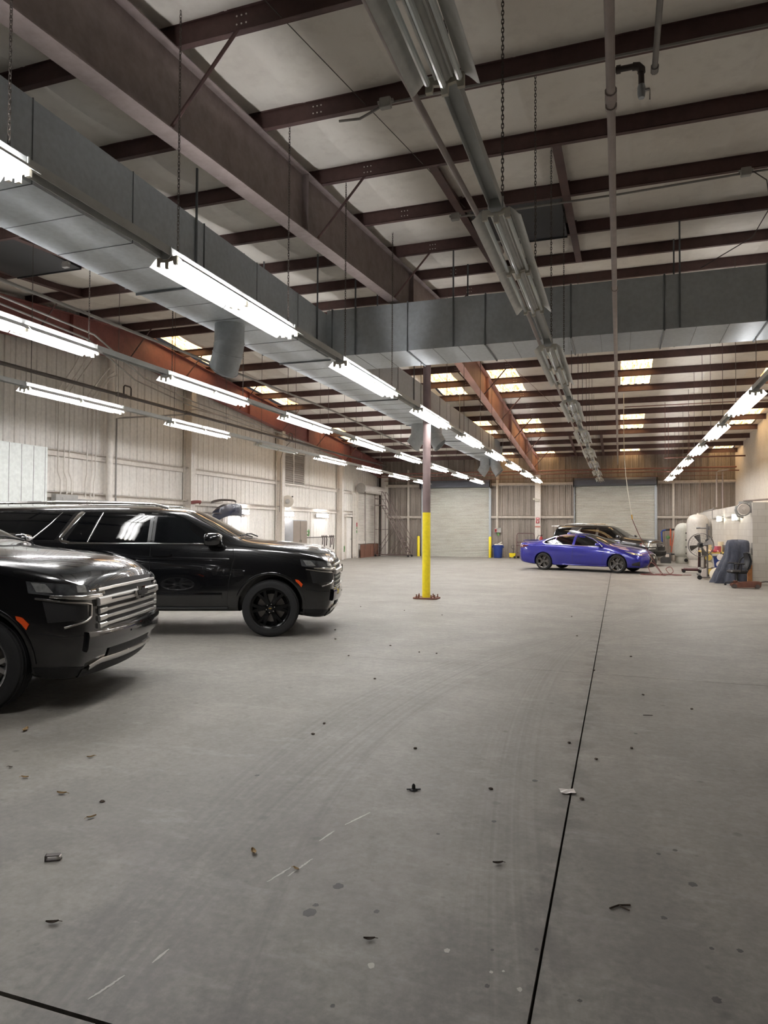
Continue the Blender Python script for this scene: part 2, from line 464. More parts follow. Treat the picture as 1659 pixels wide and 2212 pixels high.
# --- rafters
def rafter(x, name, mat, label, two_sided=True, mat_warm_lit=None):
    r = thing(name, label, 'beam', (x, RIDGE, 0), kind='structure')
    for y0, y1 in ((YN, RIDGE), (RIDGE, 37.5)):
        m = MB()
        def P(xx, y, dz): return (xx, y - RIDGE, zp(y) + dz)
        def slab(x0, x1, za, zb):
            pts = [P(xx, y, z) for y in (y0, y1) for z in (za, zb) for xx in (x0, x1)]
            n = len(m.v); m.v += pts
            m.f += [(n + 0, n + 1, n + 3, n + 2), (n + 4, n + 6, n + 7, n + 5), (n, n + 4, n + 5, n + 1), (n + 2, n + 3, n + 7, n + 6), (n, n + 2, n + 6, n + 4), (n + 1, n + 5, n + 7, n + 3)]
        slab(-.006, .006, -.82, 0); slab(-.11, .11, -.835, -.82); slab(-.11, .11, -.012, 0)
        yy = y0 + 1.2
        while yy < y1:
            yy += 5.1
            if yy < y1: m.bb((-.1, yy - RIDGE - .005, zp(yy) - .82), (.1, yy - RIDGE + .005, zp(yy) - .01))
        m.build('rafter_half', mat_warm_lit if (y0 == RIDGE and mat_warm_lit) else mat, r)
    for k, y in enumerate(PUR):
        if y < 3 or k % 2 == 0: continue
        for sx in ((1, -1) if two_sided else (1,)):
            MB().tube([(sx * .78, y - RIDGE, zp(y) + .01), (sx * .05, y - RIDGE - .02, zp(y) - .815)], .019, 6).build('flange_brace', mt['steel_dark'], r)
    return r
rafter(-4.14, 'rafter', mt['steel_rafter'], 'deep steel rafter over the yellow post running front to back', mat_warm_lit=M('rafter_steel_warm_lit', (158, 116, 102), .6, 0, .2, 1.5))  # far half is the same steel, browned to carry the warm skylight glow
rafter(-13.02, 'rafter', mt['steel_red'], 'deep rust red rafter along the top of the left wall', False)
MB().bb((-.05, -.5, 0), (.05, .5, .01)).build('ridge_plate', mt['steel_rafter'], bpy.data.objects['rafter']).location = (0, 0, zp(16) - .84)
# trimmer joists around the roof openings
for n_, (x, y0, y1, lab) in enumerate(((-2.4, 8.89, 14.15, 'left of the unlit centre light row'), (-.75, 8.89, 14.15, 'right of the unlit centre light row'), (-11.6, 8.89, 12.43, 'nearest the left wall'), (-9.8, 8.89, 14.15, 'left of the long duct'), (-2.1, 31.89, 36.97, 'far end, left of the two'), (-.75, 31.89, 36.97, 'far end, right of the two'))):
    m = MB(); ym = (y0 + y1) / 2
    for z0, z1, w in ((0, .01, .06), (.01, .19, .005), (.19, .2, .06)):
        pts = [(sx * w, y - ym, zp(y) + z) for y in (y0, y1) for z in (z0, z1) for sx in (-1, 1)]
        n = len(m.v); m.v += pts
        m.f += [(n + 0, n + 1, n + 3, n + 2), (n + 4, n + 6, n + 7, n + 5), (n, n + 4, n + 5, n + 1), (n + 2, n + 3, n + 7, n + 6), (n, n + 2, n + 6, n + 4), (n + 1, n + 5, n + 7, n + 3)]
    one('trimmer_joist', m, mt['steel_dark'], 'short dark roof joist framing a roof opening, ' + lab, 'beam', (x, ym, 0), kind='structure')
for x0, x1, y0, y1, lab in ((-2.3, -.85, 10.68, 12.39, 'beside the unlit centre light row'), (-11.5, -9.9, 8.95, 10.6, 'left of the long duct')):
    m = MB(); z = zp((y0 + y1) / 2)
    m.bb((x0, y0, z + .02), (x1, y1, z + .06))
    m.bb((x0, y0, z + .0), (x1, y0 + .02, z + .06)); m.bb((x0, y1 - .02, z), (x1, y1, z + .06))
    one('roof_curb_panel', m, M('dark_curb_sheet', (62, 62, 64), .6), 'dark sheet closing a roof opening ' + lab, 'roof panel', kind='structure')

# --- walls
def ribbed(m, u0, u1, z0, ztop, P, pitch=.305, d=.032, w=.05):
    """ribbed sheet along u from z0 to ztop(u)"""
    us = [u0]; k = math.floor(u0 / pitch)
    pr = []
    u = k * pitch
    while u < u1 + pitch:
        for du, h in ((-w / 2 - .018, 0), (-w / 2, d), (w / 2, d), (w / 2 + .018, 0), (pitch / 2 - .012, 0), (pitch / 2, .006), (pitch / 2 + .012, 0)):
            if u0 <= u + du <= u1: pr.append((u + du, h))
        u += pitch
    pr = [(u0, 0)] + pr + [(u1, 0)]
    rows = [[P(u, h, z0) for u, h in pr], [P(u, h, ztop(u)) for u, h in pr]]
    m.grid(rows)
mb = MB()
ribbed(mb, YN, YF, 0, lambda y: zc(y) - .0, lambda u, h, z: (XL + h, u, z), .305, .024, .03)
wl = one('wall_left', mb, mt['white_wall'], 'ribbed white sheet metal wall along the left side', 'wall', kind='structure')
for z, nm_ in ((3.42, 0), (2.38, 0), (5.1, 1)):
    m = MB(); y1 = 33.7
    m.bb((XL + .033, YN, z - .08), (XL + .045, y1, z + .08)); m.bb((XL + .033, YN, z + .07), (XL + .17, y1, z + .08)); m.bb((XL + .033, YN, z - .08), (XL + .1, y1, z - .07)); m.bb((XL + .165, YN, z + .055), (XL + .17, y1, z + .08))
    if nm_: continue
    m.build('girt', mt['white_steel'], wl)
m = MB()                                                           # eave rail under the left rafter
m.bb((XL + .03, 16, 0), (XL + .05, 16.01, .01))
# far wall with two door openings
DOORS = [(-10.55, -6.75, 3.86), (-2.18, 1.75, 3.86)]
mb = MB()
Pf = lambda u, h, z: (u, YF - h, z)
segs = [XL, -10.55, -6.75, -2.18, 1.75, XR]
for i in range(5):
    a, b = segs[i], segs[i + 1]
    ribbed(mb, a, b, 3.86 if i in (1, 3) else 0, lambda u: zc(YF), Pf, .305, .034, .07)
wf = one('wall_far', mb, mt['far_wall'], 'dusty brown ribbed metal wall at the far end', 'wall', kind='structure')
for z, sg in ((2.22, ((XL + .3, -10.65), (-6.65, -4.28), (-3.98, -2.28), (1.85, XR))), (4.02, ((XL + .3, -10.65), (-6.65, -4.28), (-3.98, -2.28), (1.85, XR)))):
    for a, b in sg:
        m = MB(); m.bb((a, YF - .17, z + .05), (b, YF - .036, z + .065)); m.bb((a, YF - .17, z - .05), (b, YF - .155, z + .065)); m.bb((a, YF - .06, z - .1), (b, YF - .036, z + .06))
        m.build('girt', mt['far_rail'], wf)
# right wall: beige upper wall, and the block-built room that stands against it
one('wall_right', MB().bb((XR, YN, 0), (XR + .15, YF, 7.3)), Mstain('beige_plaster', (236, 230, 220), (212, 202, 190), .75, .6, (1, 1, .5)), 'plain beige wall rising above the block room on the right', 'wall', kind='structure')
one('wall_near', MB().bb((XL, YN - .1, 0), (XR, YN, 7.3)), M('near_wall_sheet', (120, 116, 110), .7), 'grey sheet wall behind the camera', 'wall', kind='structure')
t = NT('painted_block')
br = t.n('ShaderNodeTexBrick'); br.inputs['Scale'].default_value = 1.0
br.inputs['Brick Width'].default_value = .405; br.inputs['Row Height'].default_value = .2; br.inputs['Mortar Size'].default_value = .0045
br.inputs['Mortar Smooth'].default_value = .3
br.inputs['Color1'].default_value = srgb((200, 194, 184)) + (1,); br.inputs['Color2'].default_value = srgb((192, 185, 174)) + (1,); br.inputs['Mortar'].default_value = srgb((168, 159, 149)) + (1,)
t.l(t.co('UV'), br.inputs['Vector'])
dirt = t.ramp(t.noise(1.3, 5, .6, sc=(2, 2, .6)), [(.5, 0.0), (.75, 1.0)])
c = t.mix(t.math('MULTIPLY', dirt, .35), br.outputs['Color'], srgb((164, 154, 146)))
t.principled(c, .6, 0, t.bump(br.outputs['Fac'], -.4, .006))
mt['block'] = t.m
BX, BY, BH = 3.71, 22.56, 2.4
m = MB(); m.quad((BX, YF, 0), (BX, BY, 0), (BX, BY, BH), (BX, YF, BH)); m.quad((BX, BY, 0), (XR, BY, 0), (XR, BY, BH), (BX, BY, BH)); m.quad((BX, YF, BH), (BX, BY, BH), (XR, BY, BH), (XR, YF, BH))
bw = one('wall_block_room', m, mt['block'], 'low room of painted concrete blocks against the right wall', 'wall', kind='structure')
uv = bw.data.uv_layers.new(name='UVMap')
for p in bw.data.polygons:
    for li in p.loop_indices:
        co = bw.data.vertices[bw.data.loops[li].vertex_index].co
        uv.data[li].uv = (co.y if abs(p.normal.x) > .5 else co.x, co.z if abs(p.normal.z) < .5 else co.y)
# wall columns
def ibeam(m, c, h, w=.2, d=.3, along='y', tk=.012):
    x, y, z = c
    if along == 'y':
        m.bb((x - d / 2, y - tk / 2, z), (x + d / 2, y + tk / 2, z + h)); m.bb((x + d / 2 - tk, y - w / 2, z), (x + d / 2, y + w / 2, z + h)); m.bb((x - d / 2, y - w / 2, z), (x - d / 2 + tk, y + w / 2, z + h))
    else:
        m.bb((x - tk / 2, y - d / 2, z), (x + tk / 2, y + d / 2, z + h)); m.bb((x - w / 2, y - d / 2, z), (x + w / 2, y - d / 2 + tk, z + h)); m.bb((x - w / 2, y + d / 2 - tk, z), (x + w / 2, y + d / 2, z + h))
    return m
for y, lab in ((18.75, 'nearest to the pipe column'), (25.0, 'with the hose reel'), (31.35, 'beside the personnel door')):
    one('wall_column', ibeam(MB(), (0, 0, 0), zp(y) - .86, .24, .3), mt['white_steel'], 'white steel column on the left wall, ' + lab, 'column', (XL + .2, y, 0), kind='structure')
one('wall_column', ibeam(MB(), (0, 0, 0), 4.6, .3, .4, 'x'), mt['white_steel'], 'white steel column in the far left corner', 'column', (XL + .45, YF - .3, 0), kind='structure')
one('wall_column', ibeam(MB(), (0, 0, 0), 4.55, .3, .24, 'x'), mt['white_steel'], 'white column between the two far roller doors', 'column', (-4.13, YF - .14, 0), kind='structure')
for x, lab in ((-11.4, 'left of the left far roller door'), (-6.32, 'above the blue bin'), (2.6, 'right of the right far roller door')):
    one('wall_strut', MB().bb((-.05, -.03, 0), (.05, .03, 4.0 if x > 0 else 4.9)), mt['far_rail'], 'thin cream upright on the far wall, ' + lab, 'column', (x, YF - .2, 0 if x != -6.32 else 1.6), kind='structure')
one('pipe_column', MB().lathe([(.09, 0), (.09, 6.2)], 20, caps=True), mt['white_steel'], 'round white pipe column at the left wall ridge', 'column', (-13.02, 15.07, 0), kind='structure', smooth=True)

# --- roller doors
def roller(name, w, h, mat, hoodmat, label, loc, rz, drum=False, z0=0.0, cat='roller door'):
    r = thing(name, label, cat, loc, rz, kind='structure')
    pr = []; z = z0
    while z < h + .2:
        for dz, dy in ((0, .012), (.012, .0), (.055, .0), (.064, .022), (.07, .022)):
            pr.append((dy, z + dz))
        z += .078
    m = MB(); m.grid([[(x, -dy, zz) for dy, zz in pr] for x in (-w / 2, w / 2)])
    m.bb((-w / 2, -.03, z0), (w / 2, .03, z0 + .09))
    m.build('door_curtain', mat, r)
    for sx in (-1, 1):
        g = MB(); g.bb((sx * w / 2 - .03, -.09, 0), (sx * w / 2 + .09 * sx, .03, h + .25)); g.bb((sx * (w / 2 + .05), -.12, 0), (sx * (w / 2 + .062), .0, h + .3))
        zz = .2
        while zz < h:
            g.bb((sx * (w / 2 + .02) - .015, -.1, zz), (sx * (w / 2 + .02) + .015, -.09, zz + .06)); zz += .45
        g.build('guide_rail', mt['galv'] if not drum else mt['white_steel'], r)
    if drum:
        d = MB().tube([(-w / 2 - .1, -.28, h + .26), (w / 2 + .1, -.28, h + .26)], .23, 20)
        d.build('coiled_drum', mat, r, True)
        e = MB().tube([(-w / 2 - .16, -.28, h + .26), (-w / 2 - .1, -.28, h + .26)], .27, 20); e.build('end_plate', mt['grey_box'], r, True)
    else:
        d = MB(); d.prism([(-.03, h), (-.42, h + .04), (-.42, h + .3), (-.33, h + .44), (-.03, h + .44)], -w / 2 - .04, w / 2 + .04, axis=0)
        d.build('door_hood', hoodmat, r)
        for sx in (-1, 1):
            MB().box((sx * (w / 2 + .1), -.23, h + .2), (.03, .46, .5), None, .01).build('hood_bracket', mt['pipe_dark'], r)
    return r
roller('door_1', 3.8, 3.84, mt['door_slat'], mt['hood'], 'closed grey roller shutter in the far wall behind the yellow post', ((-10.55 - 6.75) / 2, YF - .06, 0), 0)
roller('door_2', 3.93, 3.84, mt['door_slat'], mt['hood'], 'closed grey roller shutter in the far wall behind the parked cars', ((-2.18 + 1.75) / 2, YF - .06, 0), 0)
r = roller('door_3', 3.2, 3.42, mt['door_slat_white'], mt['hood'], 'white roller shutter in the left wall stopped short of the floor', (XL + .1, 35.45, 0), PI / 2, True, .72)
for z, y in ((3.3, 33.7), (3.3, 33.85)):
    MB().tube([(-1.75 + (y - 33.7), -.5, z + .2), (-1.75 + (y - 33.7), -.52, .9 if y < 33.8 else .45)], .012, 6).build('hoist_chain', mt['chain'], r)
one('plywood_barrier', MB().bb((-.02, -1.4, 0), (.02, 1.4, .7)).bb((.02, -1.4, .6), (.04, 1.4, .66)).bb((.02, -.9, 0), (.035, -.86, .68)).bb((.02, .1, 0), (.035, .14, .68)), mt['brown_board'], 'brown plywood boards closing the gap under the white shutter', 'boards', (XL + .3, 35.35, 0))
# personnel door in the left wall
d = thing('door_4', 'narrow white personnel door beside the white roller shutter', 'door', (XL + .04, 32.85, 0), PI / 2, kind='structure')
m = MB(); m.bb((-.52, -.1, 0), (-.45, .03, 2.22)); m.bb((.45, -.1, 0), (.52, .03, 2.22)); m.bb((-.62, -.16, 2.15), (.72, .03, 2.24)); m.build('door_frame', mt['white_steel'], d)
m = MB(); m.bb((-.45, -.05, .01), (.3, -.02, 2.13)); m.build('door_leaf', mt['white_wall'], d)
MB().bb((.3, -.03, .02), (.45, .0, 2.13)).build('dark_gap', mt['pipe_dark'], d)
MB().tube([(.2, -.08, 1.0), (.2, -.05, 1.0)], .03, 8).build('door_handle', mt['satin'], d)
# ------------------------------------------------------------------ overhead: lights, ducts, pipes
MX0, MX1, MZ0, MZ1 = -6.65, -5.52, 5.0, 5.86
CY0, CY1, CZ1 = 12.5, 13.75, 5.93
LY = [1.1, 5.15, 9.2, 13.3, 17.4, 21.5, 25.6, 29.65, 33.6]
LL = 2.45; LZ = 4.0
def lamp_meshes():
    hs = MB().bb((-.045, -.01, .028), (.045, LL + .01, .098)); hs.prism([(-.06, .11), (.06, .11), (.06, .03), (.03, -.0), (-.03, -.0), (-.06, .03)], -.022, -.01, axis=1); hs.prism([(-.06, .11), (.06, .11), (.06, .03), (.03, .0), (-.03, .0), (-.06, .03)], LL + .01, LL + .022, axis=1)
    rf = MB()
    def wing(s):
        pr = [(.094, .032), (.11, .025), (.13, .01), (.15, -.01), (.172, -.034), (.188, -.041)]  # wings kept clear of the housing; slot added to send light upwards
        for a, b in ((.0, LL / 2 - .008), (LL / 2 + .008, LL)):
            rf.grid([[(s * x, y, z) for x, z in pr] for y in (a, b)])
            for yb in (a + .02, (a + b) / 2, b - .02): rf.bb((s * .05, yb - .012, .03), (s * .1, yb + .012, .034))
            rf.grid([[(s * x, y, z + .004) for x, z in pr] for y in (a, b)])
    wing(1); wing(-1)
    rf.prism([(-.055, .03), (.055, .03), (.02, -.012), (-.02, -.012)], .03, LL - .03, axis=1)
    for x in (-.045, .045): rf.bb((x - .006, .04, .0), (x + .006, LL - .04, .028))
    tb = MB().tube([(0, -.57, 0), (0, -.555, 0), (0, .555, 0), (0, .57, 0)], [.012, .0175, .0175, .012], 8)
    sk = MB()
    for x, z in ((-.088, -.018), (0, -.045), (.088, -.018)):
        for y in (.0, LL / 2 - .03, LL / 2 + .005, LL - .025):
            pass
    sk.prism([(-.107, -.048), (-.07, -.048), (-.065, -.012), (-.02, -.02), (-.018, -.075), (.018, -.075), (.02, -.02), (.065, -.012), (.07, -.048), (.107, -.048), (.107, .03), (-.107, .03)], -.012, .012, axis=1)
    return hs, rf, tb, sk
hs, rf, tb, sk = lamp_meshes()
me_h = hs.mesh('lamp_housing', mt['lamp_grey']); me_r = rf.mesh('reflector', mt['lamp_white'], True, 60)
me_s = sk.mesh('lampholders', mt['socket'])
me_on = tb.mesh('lit_tube', mt['tube_on'], True); me_off = tb.mesh('unlit_tube', mt['tube_off'], True)
def link(name, me, parent, loc=(0, 0, 0)):
    o = bpy.data.objects.new(name, me); COL.objects.link(o); o.parent = parent; o.location = loc; return o
def chain(m, p, z1, fine):
    x, y, z = p
    if not fine:
        m.tube([(x, y, z), (x, y, z1)], .006, 5); return
    k = 0; L = .042
    while z < z1:
        a = 0 if k % 2 == 0 else PI / 2
        ca, sa = math.cos(a), math.sin(a)
        pts = []
        for q in range(8):
            t_ = 2 * PI * q / 8
            u, w = .010 * math.cos(t_), .026 * math.sin(t_)
            pts.append((x + u * ca, y + u * sa, z + w))
        m.tube(pts, .0034, 4, closed=True)
        z += L * .82; k += 1
def lamp(x, y, lit, label, group):
    r = thing('fluorescent_light', label, 'light', (x, y, LZ), 0, group)
    link('housing', me_h, r); link('reflector', me_r, r); [link('lampholder', me_s, r, (0, yy, 0)) for yy in (.012, LL / 2 - .018, LL / 2 + .018, LL - .012)]
    for dx, dz in ((-.088, -.018), (0, -.045), (.088, -.018)):
        for yy in (.612, 1.838):
            link('fluorescent_tube', me_on if lit else me_off, r, (dx, yy, dz))
    for yy in (.12, LL - .12):
        if CY0 < y + yy < CY1 and x > MX1: ztop = 4.99
        else: ztop = zc(y + yy) - .05
        m = MB(); fine = y < 10 and -8 < x < 0
        chain(m, (0.03, yy, .11), ztop - LZ, fine)
        m.build('hanging_chain', mt['chain'], r)
    return r
rows = [(-9.8, range(1, 9), {4}, 'row beside the left wall'), (-6.87, range(1, 9), set(), 'row left of the long duct'), (-3.85, range(0, 9), set(), 'row right of the long duct'), (-.88, range(0, 9), set(range(9)), 'unlit centre row'), (2.25, range(3, 9), set(), 'right hand row')]
for x, ks, off, rn_ in rows:
    for n_, k in enumerate(ks):
        lit = k not in off
        if rn_.startswith('unlit'):
            lab = '%s switched off strip light from the camera, unlit centre row' % ORD[n_]
        elif not lit:
            lab = 'single switched off strip light in the lit row beside the left wall'
        else:
            lab = '%s glowing strip light from the camera, %s' % (ORD[n_ - (1 if 4 in off and k > 4 else 0)], rn_)
        lamp(x, LY[k], lit, lab, 'lights of the ' + rn_)
    y0 = LY[ks[0]] - 2.0 if ks[0] else -1.0
    m = MB().prism([(-.05, .03), (-.046, .03), (-.046, .1), (.046, .1), (.046, .03), (.05, .03), (.05, .108), (-.05, .108)], y0, 36.25, axis=1)
    one('strut_channel', m, mt['lamp_grey'], 'grey strut channel carrying the lights of the ' + rn_, 'strut', (x, 0, LZ), group='light row channels')

# --- ducts
MX0, MX1, MZ0, MZ1 = -6.65, -5.52, 5.0, 5.86
CY0, CY1, CZ1 = 12.5, 13.75, 5.93
d = thing('air_duct', 'long rectangular galvanised air duct running front to back on the left', 'duct', (-6.08, 13.0, 5.0))
def L(p): return (p[0] + 6.08, p[1] - 13.0, p[2] - 5.0)
m = MB(); m.bb(L((MX0, -6.0, MZ0)), L((MX1, 34.3, MZ1)))
m.build('duct_trunk', mt['galv'], d)
y = -5.2; k = 0
while y < 34:
    big = .018 if k % 3 == 0 else .007
    m = MB(); o_ = .012 if k % 3 == 0 else .008
    a, b = L((MX0 - o_, y, MZ0 - (.03 if k % 3 == 0 else .006))), L((MX1 + o_, y, MZ1 + .01))
    P_ = [(a[0], a[2]), (b[0], a[2]), (b[0], b[2]), (a[0], b[2])]
    for yy in (-big / 2, big / 2): m.v += [(p[0], a[1] + yy, p[1]) for p in P_] + [(p[0] + (.03 if p[0] < 0 else -.03), a[1] + yy, p[1] + (.05 if p[1] < .3 else -.05)) for p in P_]
    for q in range(4):
        r_ = (q + 1) % 4
        m.f += [(q, r_, 8 + r_, 8 + q), (q, r_, 4 + r_, 4 + q), (8 + q, 8 + r_, 12 + r_, 12 + q), (4 + q, 4 + r_, 12 + r_, 12 + q)]
    m.build('joint_flange', mt['galv_seam'], d)
    MB().bb(L((MX0, y + .696, MZ0 - .004)), L((MX1, y + .704, MZ0 + .002))).build('sheet_seam', mt['galv_seam'], d)
    y += 1.49; k += 1
def outlet(name, x, y, tilt, parent, r=.25):
    m = MB(); ca = math.cos(tilt); sa = math.sin(tilt)
    rows_ = []
    cen = [((0, 0, .02), 0), ((0, 0, -.32), 0), ((.06 * ca, .06 * sa, -.48), .4), ((.2 * ca, .2 * sa, -.7), .8)]
    for (cx, cy, cz), an in cen:
        row = []
        for q in range(21):
            t_ = 2 * PI * q / 20
            u, v = r * math.cos(t_), r * math.sin(t_)
            px, py, pz = u * math.cos(an), v, -u * math.sin(an) * -1
            pz = -u * math.sin(an) * -1 if False else u * math.sin(an)
            row.append((cx + px * ca - py * sa, cy + px * sa + py * ca, cz + pz))
        rows_.append(row)
    m.grid(rows_)
    for row in (rows_[1], rows_[2], rows_[3]):
        m.tube(row[:-1], .011, 5, closed=True)
    o = m.build(name, mt['galv'], parent, True, 50)
    o.location = L((x, y, MZ0))
for x, y, t_ in ((-6.2, 10.0, 2.6), (-6.22, 21.6, PI), (-5.72, 21.7, 0.0), (-6.22, 33.4, PI), (-5.72, 33.4, 0.0)):
    outlet('outlet_elbow', x, y, t_, d)
for y in (3.9, 8.0, 12.0, 18.6, 24.5, 30.5):
    for x in (MX0 - .02, MX1 + .02):
        MB().bb(L((x - .012, y - .012, MZ0)), L((x + .012, y + .012, zp(y) + .1))).build('hanger_strap', mt['galv_seam'], d)
d2 = thing('air_duct', 'rectangular galvanised duct crossing the hall below the ridge', 'duct', (-.1, 13.12, 5.0))
def L2(p): return (p[0] + .1, p[1] - 13.12, p[2] - 5.0)
MB().bb(L2((MX1, CY0, 5.0)), L2((XR - .05, CY1, CZ1))).build('duct_trunk', mt['galv'], d2)
for x in (-5.4, -3.83, -2.33, -.8, .74, 2.3, 3.8):
    a, b = L2((x, CY0 - .012, 4.985)), L2((x, CY1 + .012, CZ1 + .012))
    MB().tube([(a[0], a[1], a[2]), (a[0], b[1], a[2]), (a[0], b[1], b[2]), (a[0], a[1], b[2])], .016, 4, closed=True).build('joint_flange', mt['galv_seam'], d2)
    for q in (.5, 1.0): MB().bb(L2((x + q - .003, CY0, 4.995)), L2((x + q + .003, CY1, 5.002))).build('sheet_seam', mt['galv_seam'], d2)
for x in (-2.93, .98, 4.4, -4.9):
    for y in (CY0 - .02, CY1 + .02):
        MB().bb(L2((x - .014, y - .01, 5.0)), L2((x + .014, y + .01, zp(y) + .1))).build('hanger_strap', mt['galv_seam'], d2)

# --- pipes
def pipe(name, pts, r, mat, label, cat='pipe', rings=(), group=None, seg=10):
    b = Vector(pts[0])
    m = MB().tube([Vector(p) - b for p in pts], r, seg)
    for p, q in rings:
        p, q = Vector(p) - b, Vector(q) - b
        m.tube([p, q], r * 1.32, seg)
    return one(name, m, mat, label, cat, tuple(b), smooth=True, group=group)
sp = pipe('sprinkler_pipe', [(-.05, -3, 4.85), (-.05, 36.45, 4.85)], .034, mt['pipe'], 'long straight pale pipe running front to back above the floor joint', rings=[((-.05, 5.28, 4.85), (-.05, 5.4, 4.85)), ((-.05, 5.46, 4.85), (-.05, 5.5, 4.85)), ((-.05, 9.7, 4.85), (-.05, 9.73, 4.85)), ((-.05, 15.2, 4.85), (-.05, 15.3, 4.85)), ((-.05, 21.3, 4.85), (-.05, 21.4, 4.85)), ((-.05, 27.4, 4.85), (-.05, 27.5, 4.85))])
v = thing('valve_branch', 'short pipe elbow with a ball valve hanging off the long straight pipe', 'valve', (-.016, 5.05, 4.85))
MB().tube([(0, 0, 0), (.13, 0, .0), (.155, 0, -.006), (.17, 0, -.03), (.172, 0, -.15)], .02, 10).tube([(.005, 0, 0), (.035, 0, 0)], .028, 10).tube([(.115, 0, 0), (.15, 0, -.004), (.172, 0, -.03), (.172, 0, -.055)], .027, 10).build('elbow_pipe', mt['pipe_dark'], v, True)
MB().tube([(.172, 0, -.14), (.172, 0, -.16), (.172, 0, -.2), (.172, 0, -.235)], [.022, .027, .027, .022], 10).build('valve_body', mt['galv'], v, True)
MB().tube([(.195, 0, -.18), (.225, 0, -.18)], .012, 8).bb((.222, -.004, -.26), (.23, .004, -.18)).build('valve_lever', mt['chrome'], v)
pipe('drop_pipe', [(.25, -3, 4.9), (.25, 5.2, 4.9)], .021, mt['conduit'], 'thin pipe stub ending in mid air near the ball valve', rings=[((.25, 5.17, 4.9), (.25, 5.23, 4.9))])
pipe('brown_feed_pipe', [(-1.15, 0, 4.12), (-1.15, 3.6, 4.16), (-1.02, 7.4, 4.16), (-1.3, 33, 4.5), (-1.2, 36.3, 4.55)], .022, mt['pipe'], 'brown pipe running beside the unlit centre light row', rings=[((-1.035, 6.1, 4.16), (-1.03, 6.3, 4.16))])
pipe('cross_pipe', [(XL + .3, 36.6, 4.62), (XR - .1, 36.6, 4.62)], .04, mt['pipe_red'], 'upper brown sprinkler pipe crossing in front of the far wall')
pipe('cross_pipe', [(XL + .4, 36.2, 4.42), (XR - .05, 36.2, 4.42)], .028, mt['pipe_red'], 'lower brown sprinkler pipe crossing in front of the far wall', rings=[((-.1, 36.2, 4.42), (0, 36.2, 4.42))])
pipe('cross_pipe', [(XL + .6, 36.9, 4.25), (4.9, 36.9, 4.25)], .016, mt['pipe_red'], 'thinnest crossing pipe, just above the far roller doors')
pipe('cross_pipe', [(2.0, 34.6, 4.95), (XR - .03, 34.6, 4.95)], .035, mt['pipe_red'], 'brown pipe stub running to the right wall near the far end')
pipe('wall_main_pipe', [(-12.2, 8.2, 5.0), (-12.2, 36, 5.0)], .045, mt['pipe_dark'], 'thick brown pipe running along the left wall above the lights', rings=[((-12.2, 14.35, 5.0), (-12.2, 14.7, 5.0)), ((-12.2, 17.3, 5), (-12.2, 17.5, 5)), ((-12.2, 23.8, 5.0), (-12.2, 24.1, 5.0))])
for y, lab in ((14.75, 'beside the pipe column'), (24.2, 'beside the louvre')):
    pipe('pipe_loop', [(-12.2, y - .14, 5.03), (-12.2, y - .14, 5.24), (-12.2, y - .1, 5.28), (-12.2, y + .1, 5.28), (-12.2, y + .14, 5.24), (-12.2, y + .14, 5.02)], .02, mt['pipe_dark'], 'inverted U shaped pipe loop on the thick wall pipe ' + lab)
pipe('air_line_pipe', [(-13.0, 15.3, 2.2), (-13.0, 15.3, 4.55), (-12.9, 15.5, 4.6), (-12.25, 17.35, 4.95)], .024, mt['conduit'], 'grey air line dropping down the left wall beside the pipe column')
pipe('air_line_pipe', [(-12.2, 17.5, 5.1), (-12.1, 17.7, 5.15), (-12.0, 19.3, 5.15)], .02, mt['pipe'], 'short offset pipe branching off the thick wall pipe')
pipe('ceiling_conduit', [(-9.3, 5, 5.5), (-9.2, 12, 5.5), (-9.05, 21, 5.5), (-9.0, 33, 5.2)], .03, mt['conduit'], 'uppermost conduit running front to back left of the long duct')
pipe('ceiling_conduit', [(-9.8, 7, 5.5), (-10.1, 11.2, 5.5), (-11.8, 14.9, 5.5), (-12.4, 18, 5.45), (-12.4, 30, 5.0)], .02, mt['conduit'], 'first slanting conduit bending towards the left wall')
pipe('ceiling_conduit', [(-9.95, 7, 5.44), (-10.3, 11.2, 5.44), (-12.0, 14.8, 5.44), (-12.6, 18, 5.38), (-12.6, 30, 4.92)], .02, mt['conduit'], 'second slanting conduit bending towards the left wall')
for k, y in enumerate((13.3, 13.5, 13.66, 14.28, 14.46, 14.58)):
    zt = 5.9 - .06 * k
    pipe('wall_conduit', [(-13.05, y + (.1 if k < 3 else -.05), 2.35), (-13.05, y + (.1 if k < 3 else -.05), 2.75), (-13.05, y, 2.95), (-13.05, y, 5.0), (-12.7, y + .1, 5.5), (-12.5, y + .15, zt)], .018, mt['white_steel'], 'white conduit climbing the left wall behind the long vehicle, %s from the left' % ORD[k], 'conduit', group='wall conduits')
pipe('cross_conduit', [(-2.43, 10.5, 6.52), (-1.9, 10.5, 6.5), (0, 10.5, 6.5), (1.66, 10.45, 6.52), (5.3, 10.45, 6.55)], .016, mt['conduit'], 'thin conduit crossing under the purlins near the ridge')
pipe('cross_conduit', [(-3.0, 7.1, 6.22), (-2.75, 7.1, 6.2), (-2.43, 7.1, 6.31), (5.2, 7.1, 6.31)], .014, mt['conduit'], 'thin conduit crossing under the purlins closest to the camera')
pipe('cross_conduit', [(.2, 26.7, 6.1), (5.3, 26.7, 6.1)], .016, mt['pipe_red'], 'thin brown conduit crossing at the far right purlins')
